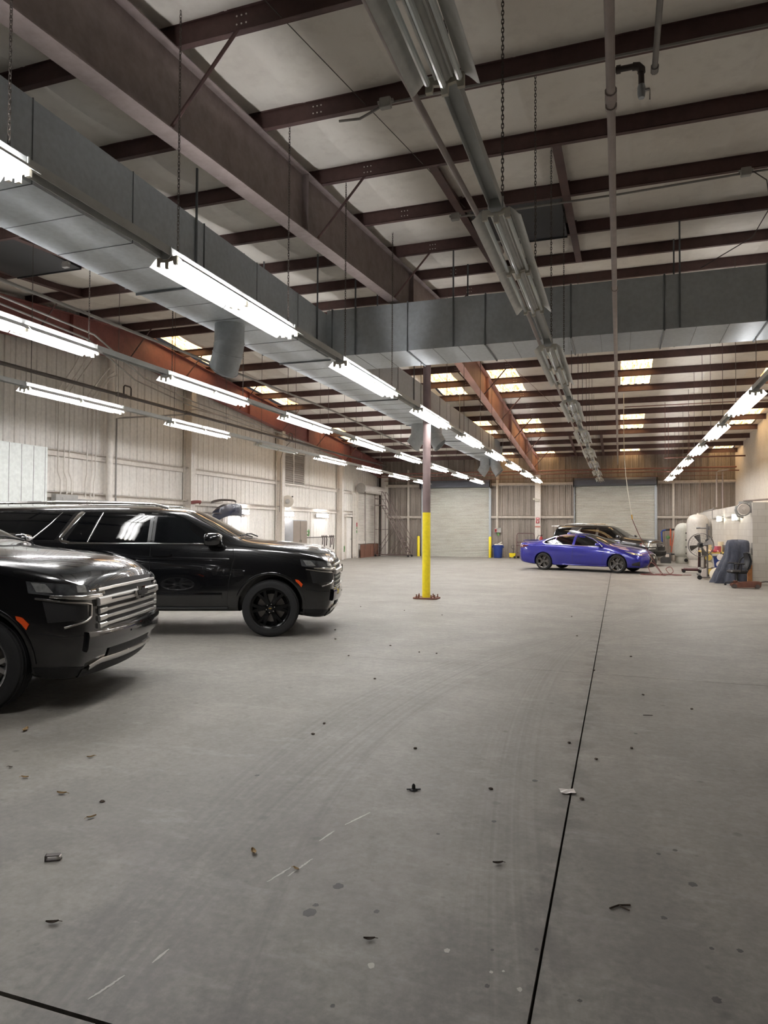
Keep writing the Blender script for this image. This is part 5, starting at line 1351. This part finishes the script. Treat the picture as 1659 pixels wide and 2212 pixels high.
pipe('hose_feed_pipe', [(3.5, 22.8, 2.46), (4.2, 22.8, 2.5), (XR - .05, 22.8, 2.55)], .03, mt['pipe'], 'brown pipe feeding the hose reel along the block room top')

# pedestal fan
b = thing('pedestal_fan', 'large black caged fan on a wheeled pole stand', 'fan', (2.66, 24.05, 0))
fm = M('dark_fan_metal', (112, 108, 106), .5, .2)
MB().tube([(0, 0, .05), (0, 0, 1.78)], .028, 10).build('stand_pole', fm, b, True)
MB().tube([(-.32, 0, 1.64), (.08, 0, 1.64)], .022, 8).tube([(-.32, 0, 1.64), (-.2, 0, 1.65)], .03, 8).tube([(.06, 0, 1.58), (.06, 0, 1.7)], .03, 8).build('cross_arm', fm, b, True)
MB().lathe([(.0005, 1.2), (.07, 1.22), (.05, 1.28), (.0005, 1.3)], 10).build('clamp_knob', mt['black'], b)
MB().tube([(-.24, -.12, .07), (.3, .1, .07)], .022, 8).tube([(0, 0, .07), (.1, .35, .07)], .02, 8).build('stand_base', fm, b, True)
for x, y in ((-.24, -.12), (.3, .1)): MB().tube([(x, y - .03, .07), (x, y + .03, .07)], .07, 14).build('caster', mt['rubber'], b)
hd = T(-.2, -.12, 1.1)
cage = MB()
for yy, rr in ((-.1, .37), (.08, .37)):
    cage.tube([hd @ Vector((rr * math.cos(a), yy, rr * math.sin(a))) for a in [2 * PI * k / 36 for k in range(36)]], .009, 6, closed=True)
for rr in (.13, .22, .3):
    cage.tube([hd @ Vector((rr * math.cos(a), -.12, rr * math.sin(a))) for a in [2 * PI * k / 24 for k in range(24)]], .0025, 4, closed=True)
for k in range(28):
    a = 2 * PI * k / 28
    cage.tube([hd @ Vector((.05 * math.cos(a), -.14, .05 * math.sin(a))), hd @ Vector((.25 * math.cos(a), -.135, .25 * math.sin(a))), hd @ Vector((.37 * math.cos(a), -.1, .37 * math.sin(a))), hd @ Vector((.37 * math.cos(a), .08, .37 * math.sin(a)))], .0025, 4)
cage.build('fan_cage', fm, b)
for k in range(4):
    a = .35 + k * PI / 2; m = MB()
    m.grid([[hd @ Vector((r * math.cos(a + w * .28), -.02 + w * .06, r * math.sin(a + w * .28))) for w in (-1, -.3, .3, 1)] for r in (.05, .18, .34)])
    m.build('fan_blade', M('grey_fan_blade', (92, 90, 88), .45, .4) if k == 0 else bpy.data.materials['grey_fan_blade'], b, True)
MB().lathe([(.0005, -.04), (.06, -.035), (.07, .0), (.09, .02), (.09, .16), (.0005, .17)], 16, hd @ rot('X', -PI / 2)).build('fan_motor', mt['trim_black'], b, True)
MB().tube([hd @ Vector((0, .12, 0)), Vector((0, 0, 1.1))], .03, 8).build('head_bracket', fm, b)

# workbench and its clutter
ytop = M('yellow_bench_top', (214, 186, 96), .5, 0, .12)
b = thing('workbench', 'cluttered workbench with a yellow top against the block room', 'workbench', (3.2, 26.7, 0))
MB().box((0, 0, .8), (.9, 2.0, .05), None, .008).build('bench_top', ytop, b)
for x in (-.4, .4):
    for y in (-.95, .95): MB().box((x, y, .39), (.07, .07, .77)).build('leg', mt['pipe_dark'], b)
MB().box((0, 0, .2), (.8, 1.9, .03)).build('shelf', mt['pipe_dark'], b)
def pot(name, x, y, z, r, h, mat, lab, cat, lid=None):
    o = thing(name, lab, cat, (x, y, z)) if lid else None
    m = MB().lathe([(.0005, 0), (r * .94, 0), (r, h * .04), (r, h), (r * .9, h), (r * .9, h * .92), (.0005, h * .92)], 18)
    if not lid: return one(name, m, mat, lab, cat, (x, y, z), smooth=True)
    m.build('pot_body', mat, o, True); MB().lathe([(r * .6, h), (r * .62, h * 1.06), (.0005, h * 1.08)], 14).build('lid', lid, o, True); return o
BZ = .825
pinkp = M('pink_label', (176, 84, 104), .5); creamp = M('cream_plastic', (222, 212, 190), .5); greyp = M('grey_tin', (120, 118, 116), .45, .3)
pot('paint_can', 3.2, 26.0, BZ, .11, .2, pinkp, 'pink labelled paint tin in the middle of the yellow bench', 'paint can', whitep)
pot('paint_can', 3.48, 26.1, BZ, .12, .24, greyp, 'grey and white paint tin at the right of the yellow bench', 'paint can', whitep)
pot('plastic_tub', 3.0, 26.9, BZ, .12, .3, creamp, 'cream tub with a brush standing in it on the bench', 'tub')
pot('plastic_tub', 3.4, 26.8, BZ, .1, .34, creamp, 'taller cream tub behind the paint tins on the bench', 'tub')
pot('spray_bottle', 2.86, 26.2, BZ, .07, .2, whitep, 'white bottle with a blue cap at the left of the bench', 'bottle', blue)
pot('spray_bottle', 3.58, 25.85, BZ, .05, .36, mt['black'], 'tall black bottle beside the blanket on the bench', 'bottle', redp)
one('paint_brush', MB().tube([(0, 0, 0), (.12, 0, .3)], .012, 6).box((-.0, 0, -.03), (.06, .02, .1), rot('Y', .35)), mt['pipe_dark'], 'dark brush handle leaning out of the cream tub', 'brush', (3.02, 26.88, BZ + .2))
one('folded_cloth', MB().box((0, 0, .03), (.5, .3, .06), None, .025), creamp, 'cream folded cloth on the left end of the bench', 'cloth', (2.95, 25.85, BZ))
one('red_rag', lump(.12, .1, .06, 9), M('red_rag_cotton', (170, 70, 76), .8), 'small red rag on the front edge of the bench', 'rag', (3.05, 25.75, BZ + .04), smooth=True)
b = thing('paper_dispenser', 'masking paper stand with white and yellow rolls before the bench', 'dispenser', (2.85, 25.2, 0))
MB().tube([(-.15, 0, .05), (-.15, 0, .85)], .02, 8).tube([(.35, 0, .05), (.35, 0, .85)], .02, 8).tube([(-.3, -.2, .05), (-.3, .2, .05)], .02, 8).tube([(-.3, 0, .05), (.45, 0, .05)], .02, 8).build('stand_frame', mt['pipe_dark'], b)
for k, (x, z, mt_) in enumerate(((-.05, .66, ytop), (.3, .68, whitep), (-.03, .42, creamp), (.28, .45, whitep), (.0, .2, ytop))):
    MB().tube([(x, -.2, z), (x + .05, .12, z)], .1, 18).tube([(x - .005, -.21, z), (x, -.2, z)], .04, 10).build('paper_roll', mt_, b, True)
b = thing('storage_bin', 'dark blue plastic bin under the yellow bench', 'bin', (3.3, 26.2, .215))
m = MB().lathe([(.0005, 0), (.17, 0), (.22, .42), (.235, .43), (.235, .46), (.21, .46), (.0005, .4)], 20); m.build('bin_body', blue, b, True)
one('bin_liner', lump(.17, .15, .05, 12), white, 'white plastic liner bulging over the dark blue bin', 'bag', (3.3, 26.15, .66), smooth=True)
b = thing('floor_jack', 'dark red trolley jack with a raised handle beside the bench', 'jack', (2.55, 27.6, 0))
dr = M('dark_red_paint', (78, 40, 42), .5, .1, .15)
MB().box((0, 0, .12), (.62, .22, .1), None, .03).box((-.32, 0, .1), (.1, .2, .08)).build('jack_body', dr, b)
MB().tube([(.2, 0, .14), (.22, 0, 1.0)], .02, 8).build('jack_handle', dr, b, True)
for x in (-.3, .25): MB().tube([(x, -.13, .06), (x, .13, .06)], .06, 12).build('caster', mt['rubber'], b)
b = thing('grey_tray', 'tilted grey plastic tray on the floor before the bench', 'tray', (2.75, 25.9, 0))
MB().box((0, 0, .05), (.42, .32, .08), None, .02).build('tray_base', M('grey_tray_plastic', (110, 110, 108), .6), b)
MB().box((.02, 0, .17), (.42, .3, .07), rot('Y', .5), .015).build('tray_lid', mt['grey_box'], b)
one('white_board', MB().prism([(-.15, 0), (.12, 0), (.06, .34), (-.06, .3)], -.012, .012, axis=1), whitep, 'white tapered board leaning on the fan stand', 'board', (2.62, 24.5, 0), .25)
one('cream_guard', MB().lathe([(.0005, .02), (.12, .03), (.2, .0), (.22, -.05)], 20, T(0, 0, .23) @ rot('X', PI / 2) @ rot('X', -.35)), creamp, 'round cream plastic cover leaning before the blue blanket', 'cover', (2.85, 23.4, 0), -.3, smooth=True)

# blanket heap, chair, jack and timber at the block corner
def blanket():
    m = MB(); rows = []
    prof = [(0, .39, .32, -.06), (.06, .38, .32, -.05), (.25, .36, .3, -.02), (.5, .33, .29, .03), (.8, .30, .27, .11), (1.05, .30, .26, .13), (1.2, .29, .24, .14), (1.265, .27, .21, .14), (1.285, .13, .1, .12), (1.287, .001, .001, .14)]
    for z, rx, ry, cx in prof:
        row = []
        f = 1 - z / 1.3
        for k in range(73):
            a = 2 * PI * k / 72
            fold = .24 * f * math.sin(a * 7 + 1.5 * z) + .11 * f * math.sin(a * 13 + 3.0 * z + 1) + .035 * math.sin(a * 17 + 5 * z) + .05 * math.sin(a * 4 + 2 + z * 2)
            sq = (abs(math.cos(a)) ** 4 + abs(math.sin(a)) ** 4) ** -.25
            r = (1 + fold) * (1 + (sq - 1) * .7)
            xx = rx * r * math.cos(a) - (.05 * f if math.cos(a) < 0 else 0) * f
            row.append((cx + xx, ry * r * math.sin(a), z + (.015 * math.sin(a * 5) if z > .02 else 0)))
        rows.append(row)
    m.grid(rows); return m
bl = Mstain('grey_blue_blanket_cloth', (66, 69, 82), (108, 111, 120), .9, .9, (2, 2, 1.2), 1.5)
one('moving_blanket', blanket(), bl, 'dark blue grey moving blanket draped over a tall heap', 'blanket', (3.21, 22.75, 0), smooth=True, angle=80)
b = thing('office_chair', 'black office swivel chair in front of the draped blanket', 'chair', (3.18, 21.8, 0), .15)
for k in range(5):
    a = 2 * PI * k / 5 + .3
    x, y = .3 * math.cos(a), .3 * math.sin(a)
    MB().tube([(0, 0, .12), (x, y, .085)], [.028, .016], 8).build('base_leg', mt['black'], b, True)
    MB().tube([(x - .02 * math.sin(a), y + .02 * math.cos(a), .032), (x + .02 * math.sin(a), y - .02 * math.cos(a), .032)], .032, 12).tube([(x, y, .05), (x, y, .09)], .01, 6).build('caster', mt['rubber'], b)
MB().lathe([(.03, .1), (.03, .24), (.022, .24), (.022, .36)], 12, caps=True).build('gas_column', mt['trim_black'], b, True)
MB().box((0, 0, .4), (.46, .46, .09), None, .04).build('seat', mt['black'], b)
for s in (-1, 1):
    MB().tube([(0, s * .22, .38), (.02, s * .3, .42), (.02, s * .3, .62)], .018, 8).build('arm_post', mt['trim_black'], b, True)
    MB().box((-.02, s * .3, .635), (.27, .08, .035), None, .015).build('armrest', mt['black'], b)
rows = []
for i in range(7):
    z = .5 + .42 * i / 6; w = .2 + .04 * math.sin(PI * i / 6)
    rows.append([(.27 + .05 * math.sin(PI * i / 6) - .05 * (abs(y) / .24) ** 2, y * w / .24, z) for y in (-.24, -.16, -.08, 0, .08, .16, .24)])
m = MB().grid(rows); m.grid([[(x + .03, y, z) for x, y, z in r] for r in rows])
m.build('backrest', mt['black'], b, True)
MB().tube([(.27, -.22, .5), (.31, -.24, .7), (.27, -.2, .92), (.29, 0, .95), (.27, .2, .92), (.31, .24, .7), (.27, .22, .5), (.28, 0, .47)], .018, 8, closed=True).tube([(.05, 0, .36), (.25, 0, .36), (.31, 0, .5)], .025, 8).build('back_frame', mt['trim_black'], b, True)
b = thing('floor_jack', 'rusty brown trolley jack lying on the floor by the block corner', 'jack', (3.25, 20.9, 0))
for y in (-.12, .12):
    MB().prism([(-.36, .06), (-.3, .02), (.36, .04), (.38, .19), (.1, .19), (-.3, .14), (-.36, .11)], y - .008, y + .008, axis=1).build('side_plate', mt['rust'], b)
MB().prism([(-.25, .1), (.2, .08), (.24, .14), (-.2, .17), (-.28, .15)], -.06, .06, axis=1).lathe([(.0005, .2), (.055, .2), (.055, .18), (.03, .14)], 12, T(-.24, 0, 0)).build('lift_arm', mt['rust'], b)
for x in (-.28, .28): MB().tube([(x, -.14, .06), (x, .14, .06)], .06, 14).build('caster', mt['pipe_dark'], b)
MB().tube([(.3, 0, .16), (.5, .0, .2), (1.3, .05, .1)], .02, 8).build('jack_handle', mt['pipe_dark'], b, True)
one('timber_offcut', MB().box((0, 0, .29), (.12, .1, .58), None, .004), M('orange_brown_timber', (176, 122, 76), .65, 0, .2, 9), 'orange brown timber block standing at the block room corner', 'timber', (3.56, 22.15, 0))
one('grey_pipe_offcut', MB().tube([(0, 0, 0), (0, 0, .86)], .045, 12), mt['conduit'], 'grey pipe standing upright behind the timber block', 'pipe', (3.62, 22.32, 0), smooth=True)
one('grey_hose_loop', MB().tube([(-.2, 0, .05), (-.22, 0, .4), (-.12, 0, .75), (.05, 0, .87), (.12, 0, .8)], .022, 8), mt['trim_black'], 'thick black hose arching over the timber block', 'hose', (3.46, 22.25, 0), smooth=True)

# ------------------------------------------------------------------ left wall fittings
b = thing('hose_reel', 'round pale hose reel on a left wall column', 'hose reel', (XL + .45, 25.15, 2.65), .5)
MB().lathe([(.24, -.06), (.25, -.05), (.25, .05), (.24, .06), (.1, .07), (.09, .1), (.0005, .1)], 32, rot('X', PI / 2)).build('reel_drum', M('pale_reel_paint', (200, 192, 180), .5), b, True)
MB().lathe([(.1, .1), (.06, .12), (.0005, .12)], 20, rot('X', PI / 2)).build('reel_hub', mt['grey_box'], b, True)
for x, z in ((.2, .2), (-.2, .2), (-.2, -.22)): MB().box((x, 0, z), (.06, .16, .05)).build('mount_lug', mt['pipe_dark'], b)
b = thing('louvre', 'square slatted wall louvre high on the left wall', 'louvre', (XL + .05, 26.32, 4.1))
MB().bb((0, -1.1, .66), (.1, 1.1, .72)).bb((0, -1.1, -.72), (.1, 1.1, -.66)).bb((0, -1.1, -.7), (.1, -1.04, .7)).bb((0, 1.04, -.7), (.1, 1.1, .7)).bb((0, -.03, -.7), (.1, .03, .7)).build('louvre_frame', mt['white_steel'], b)
m = MB()
for k in range(14): m.box((.05, 0, -.6 + k * .093), (.11, 2.1, .008), rot('Y', .75))
m.bb((-.01, -1.05, -.68), (0, 1.05, .68)); m.build('louvre_slats', M('dusty_louvre', (190, 182, 174), .6), b)
wl_on = mt['tube_on']
for y, lab in ((21.95, 'left of the reel column'), (25.65, 'above the grey cabinet'), (29.3, 'beyond the grey cabinet')):
    b = thing('wall_strip_light', 'lit twin tube light fixed low on the left wall, ' + lab, 'light', (XL + .16, y, 2.15))
    MB().box((-.04, 0, 0), (.06, 1.3, .18), None, .01).build('lamp_housing', mt['lamp_white'], b)
    for z in (-.055, .055): MB().tube([(.02, -.6, z), (.02, .6, z)], .02, 8).build('fluorescent_tube', wl_on, b, True)
b = thing('steel_cabinet', 'tall grey steel cabinet with brown doors against the left wall', 'cabinet', (XL + .36, 26.05, 0))
MB().box((0, 0, .95), (.46, 1.3, 1.9), None, .006).build('cabinet_body', M('pale_grey_cabinet', (176, 178, 182), .45), b)
for y in (-.33, .33):
    o = MB().box((.24, y, .97), (.02, .62, 1.8), None, .004).build('cabinet_door', M('brown_grey_door', (138, 126, 116), .5) if y < 0 else bpy.data.materials['brown_grey_door'], b)
    MB().box((.265, y * .2, 1.0), (.02, .03, .14)).build('door_handle', mt['satin'], o)
b = thing('clamp_rack', 'dark clamps and hose bundles hanging on the left wall near the door', 'clamp rack', (XL + .2, 29.6, 1.15))
MB().tube([(0, -2.3, .0), (0, .9, .0)], .02, 8).build('rack_bar', mt['pipe_dark'], b)
for k, (y, L_) in enumerate(((-.5, .35), (-.3, .55), (-.05, .4), (.4, .5), (.6, .38), (.8, .6))):
    MB().tube([(.03, y, .08), (.06, y + .05, -.1), (.05, y + .02, -L_)], .028, 6).tube([(.04, y - .06, .02), (.06, y + .1, .04)], .02, 6).build('hanging_clamp', mt['pipe_dark'], b)
for (y, z), lab in (((27.7, 1.38), 'beside the cabinet'), ((33.6, 1.5), 'beside the white shutter'), ((31.9, .55), 'low at the personnel door')):
    one('green_hose_hook', MB().tube([(0, -.2, 0), (.05, 0, .03), (.05, .15, .1), (.03, .2, -.02), (.05, .12, -.16), (.03, .0, -.1)], .03, 6), green, 'small green hose hook on the left wall ' + lab, 'hook', (XL + .1, y, z), smooth=True)
for y, z, lab in ((31.75, 1.5, 'beside the personnel door'), (33.75, 1.75, 'beside the white shutter')):
    one('alarm_box', MB().box((0, 0, 0), (.08, .16, .22), None, .008), redp, 'small red box on the left wall ' + lab, 'alarm box', (XL + .14, y, z))
b = thing('panel_enclosure', 'white vertical boarded enclosure at the left edge', 'enclosure', (-12.9, 10.9, 0))
m = MB(); m.bb((-.165, -2.6, 0), (.4, 1.53, 3.42)); m.build('enclosure_body', Mstain('bright_white_board', (234, 238, 234), (206, 208, 202), .5, .5), b)
m = MB()
for k in range(13): m.bb((.395, -2.5 + k * .33, .02), (.402, -2.492 + k * .33, 3.41))
m.build('board_joints', mt['gap'], b)
b = thing('electrical_panel', 'grey electrical panel box on the left wall above the long vehicle', 'electrical box', (XL + .26, 13.48, 2.2))
MB().box((0, 0, 0), (.16, .72, .36), None, .01).build('panel_body', mt['grey_box'], b)
MB().box((.085, .05, -.02), (.01, .42, .26), None, .003).build('panel_door', mt['grey_box'], b)
one('wireway', MB().box((0, 0, 0), (.1, 1.4, .1)), mt['grey_box'], 'narrow grey wireway running right of the electrical panel', 'wireway', (XL + .23, 14.55, 2.24))
pipe('wall_drop_pipe', [(-12.2, 24.2, 4.96), (-12.5, 24.22, 4.7), (-12.66, 24.25, 4.3), (-12.68, 24.25, 2.2)], .01, mt['pipe_dark'], 'thin dark hose dropping beside the reel column')
pipe('wall_drop_conduit', [(-13.1, 27.9, 4.8), (-13.1, 27.9, 2.65), (-13.1, 27.6, 2.5), (-13.1, 25.5, 2.48)], .016, mt['white_steel'], 'white conduit bending below the louvre', 'conduit')
pipe('wall_drop_conduit', [(-13.1, 28.0, 2.3), (-13.1, 28.0, 0)], .03, mt['white_steel'], 'white conduit running to the floor right of the cabinet', 'conduit')
for y, lab in ((33.05, 'left one'), (33.25, 'middle one'), (33.42, 'right one')):
    pipe('door_side_conduit', [(-13.03, y, .1), (-13.03, y, 3.3), (-13.03, y - .3, 3.45)], .03, mt['white_steel'], 'grey white conduit between the personnel door and the shutter, ' + lab, 'conduit')
# body parts stored on a wall rack
b = thing('wall_rack', 'thin steel wall rack holding vehicle body panels', 'rack', (XL + .4, 20.1, 2.05))
MB().tube([(-.3, -1.3, .0), (.3, -1.3, .0)], .02, 6).tube([(-.3, 1.2, .0), (.3, 1.2, .0)], .02, 6).tube([(.25, -1.3, .0), (.25, 1.2, .0)], .015, 6).build('rack_arms', mt['pipe_dark'], b)
def shell(L_, h_, d_, drop):
    m = MB(); rows = []
    for i in range(17):
        u = -1 + 2 * i / 16
        x = d_ * (1 - abs(u) ** 2.5); dz = -drop * abs(u) ** 3
        rows.append([(x * .4, u * L_ / 2, h_ * .5 + dz), (x * .9, u * L_ / 2, h_ * .45 + dz), (x, u * L_ / 2, .0 + dz), (x * .85, u * L_ / 2, -h_ * .5 + dz)])
    m.grid(rows); return m
one('bumper_cover', shell(1.8, .42, .4, .32), M('dark_blue_bumper_paint', (44, 50, 68), .25, 0, .1, 3, Coat_Weight=.8), 'dark blue bumper cover on the wall rack, reflecting the wall light', 'bumper', (XL + .45, 20.6, 2.2), smooth=True)
one('bumper_cover', shell(.45, .1, .2, .03), M('red_bumper_paint', (132, 70, 66), .4, 0, .1), 'red painted bumper strip at the left end of the wall rack', 'bumper', (XL + .36, 18.85, 2.4), smooth=True)
one('grille_panel', shell(1.5, .07, .3, .1), mt['pipe_dark'], 'grey plastic trim strip lying along the top of the wall rack', 'trim strip', (XL + .62, 20.1, 2.5), smooth=True)

# ------------------------------------------------------------------ litter on the floor
leafm = M('dry_leaf', (150, 124, 84), .8, 0, .3, 30); leafd = M('dark_dry_leaf', (74, 62, 52), .85, 0, .3, 30)
def leaf(L_, w, curl, seed):
    m = MB(); rows = []
    for i in range(7):
        t_ = i / 6; ww = w * math.sin(PI * (t_ * .94 + .04)) ** .8
        rows.append([(-L_ / 2 + L_ * t_, s * ww / 2, .004 + curl * (abs(s) ** 2) * .5 + curl * .5 * (2 * t_ - 1) ** 2) for s in (-1, -.5, 0, .5, 1)])
    m.grid(rows); m.tube([(L_ / 2 - .002, 0, .006 + curl * .5), (L_ / 2 + L_ * .25, .004, .006)], .0015, 4); return m
LEAF = [(-4.39, 4.19, 0, .09), (-3.46, 3.86, 0, .05), (-2.74, 3.07, 0, .05), (-2.16, 2.21, 1, .05), (-3.57, 3.41, 0, .05), (-1.7, 3.01, 0, .06), (-.92, 2.53, 1, .045), (-3.81, 3.52, 1, .035), (-3.15, 3.28, 0, .06), (-1.43, 2.93, 0, .04), (-.55, 3.3, 1, .05)]
lw = ['long pale curled leaf nearest the front SUV', 'small tan leaf on the open floor left', 'pale folded leaf alone on the left floor', 'brown leaf at the lower left of the floor', 'round tan leaf near the left edge', 'tan leaf right of the faint tyre arc', 'orange brown leaf at the bottom centre', 'tiny dark leaf near the left edge', 'narrow tan leaf below the small tan leaf', 'thin pale leaf beside the white scratches', 'thin brown leaf near the black clip']
for k, (x, y, d_, s_) in enumerate(LEAF):
    one('dry_leaf', leaf(s_, s_ * .42, s_ * .22, k), leafd if d_ else leafm, lw[k], 'leaf', (x, y, .001), rnd.uniform(0, 6.28), 'dry leaves on the near floor')
one('paper_scrap', MB().grid([[(x * .045, y * .035, .004 + .008 * abs(math.sin(x * 3 + y * 2))) for x in (-1, -.4, .3, 1)] for y in (-1, -.2, .5, 1)]), whitep, 'scrap of white paper lying on the floor joint', 'paper', (-.3, 4.33, .001), .3)
b = thing('plastic_clip', 'small black plastic clip standing on the floor', 'clip', (-1.19, 4.05, 0), .4)
MB().lathe([(.026, 0), (.024, .006), (.012, .01), (.011, .03), (.004, .04), (.0005, .041)], 12).build('clip_body', mt['black'], b, True)
MB().box((.028, 0, .008), (.03, .012, .006)).box((-.028, 0, .008), (.03, .012, .006)).build('clip_wings', mt['black'], b)
b = thing('caster_bracket', 'small bent metal bracket lying on the lower left floor', 'bracket', (-2.57, 2.63, 0), .5)
MB().bb((-.035, -.015, 0), (.035, .015, .004)).bb((-.035, -.015, 0), (-.031, .015, .026)).bb((-.035, -.015, .022), (.03, .015, .026)).build('bracket_plate', mt['pipe_dark'], b)
MB().tube([(.025, -.014, .012), (.025, .014, .012)], .01, 10).build('bracket_pin', mt['satin'], b)
one('twig', MB().tube([(-.05, 0, .005), (0, .01, .006), (.05, .0, .005)], .004, 5).tube([(0, .01, .006), (.02, -.035, .005)], .003, 5), leafd, 'forked dark twig right of the floor joint', 'twig', (0.0, 3.1, 0), .6)
one('twig', MB().tube([(-.04, 0, .004), (.04, .006, .004)], .003, 5), leafd, 'straight dark twig far right of the floor joint', 'twig', (.23, 6.33, 0), .2)
gr = random.Random(21)
for k in range(26):
    a = gr.uniform(-5.2, .9); y = gr.uniform(3.0, 13)
    if a < -3.6 and y < 9: continue
    one('grit_crumb', lump(.016, .012, .007, 50 + k, 6), leafd, 'tiny dark crumb of grit scattered on the near floor', 'grit', (a, y, .005), gr.uniform(0, 6), 'grit crumbs')
# ------------------------------------------------------------------ camera, world
cam = bpy.data.cameras.new('camera'); co = bpy.data.objects.new('camera', cam); COL.objects.link(co)
cr, cu, cb = CAMR
co.matrix_world = Matrix(((cr[0], cu[0], cb[0], 0), (cr[1], cu[1], cb[1], 0), (cr[2], cu[2], cb[2], 1.6), (0, 0, 0, 1)))
cam.sensor_fit = 'HORIZONTAL'; cam.sensor_width = 36.0; cam.lens = CAMLENS
cam.clip_start = .05; cam.clip_end = 200
S.camera = co
w = bpy.data.worlds.new('world'); S.world = w; w.use_nodes = True
w.node_tree.nodes['Background'].inputs[0].default_value = (.05, .05, .055, 1)
w.node_tree.nodes['Background'].inputs[1].default_value = .3
S.view_settings.view_transform = 'Standard'; S.view_settings.look = 'None'; S.view_settings.gamma = 1.0
S.view_settings.use_curve_mapping = False
S.view_settings.exposure = EXPO
cy = S.cycles
cy.max_bounces = 6; cy.diffuse_bounces = 4; cy.glossy_bounces = 3; cy.transmission_bounces = 4
cy.sample_clamp_indirect = 4.0; cy.sample_clamp_direct = 0.0
cy.caustics_reflective = False; cy.caustics_refractive = False
cy.use_denoising = True
cy.use_adaptive_sampling = True; cy.adaptive_threshold = .05
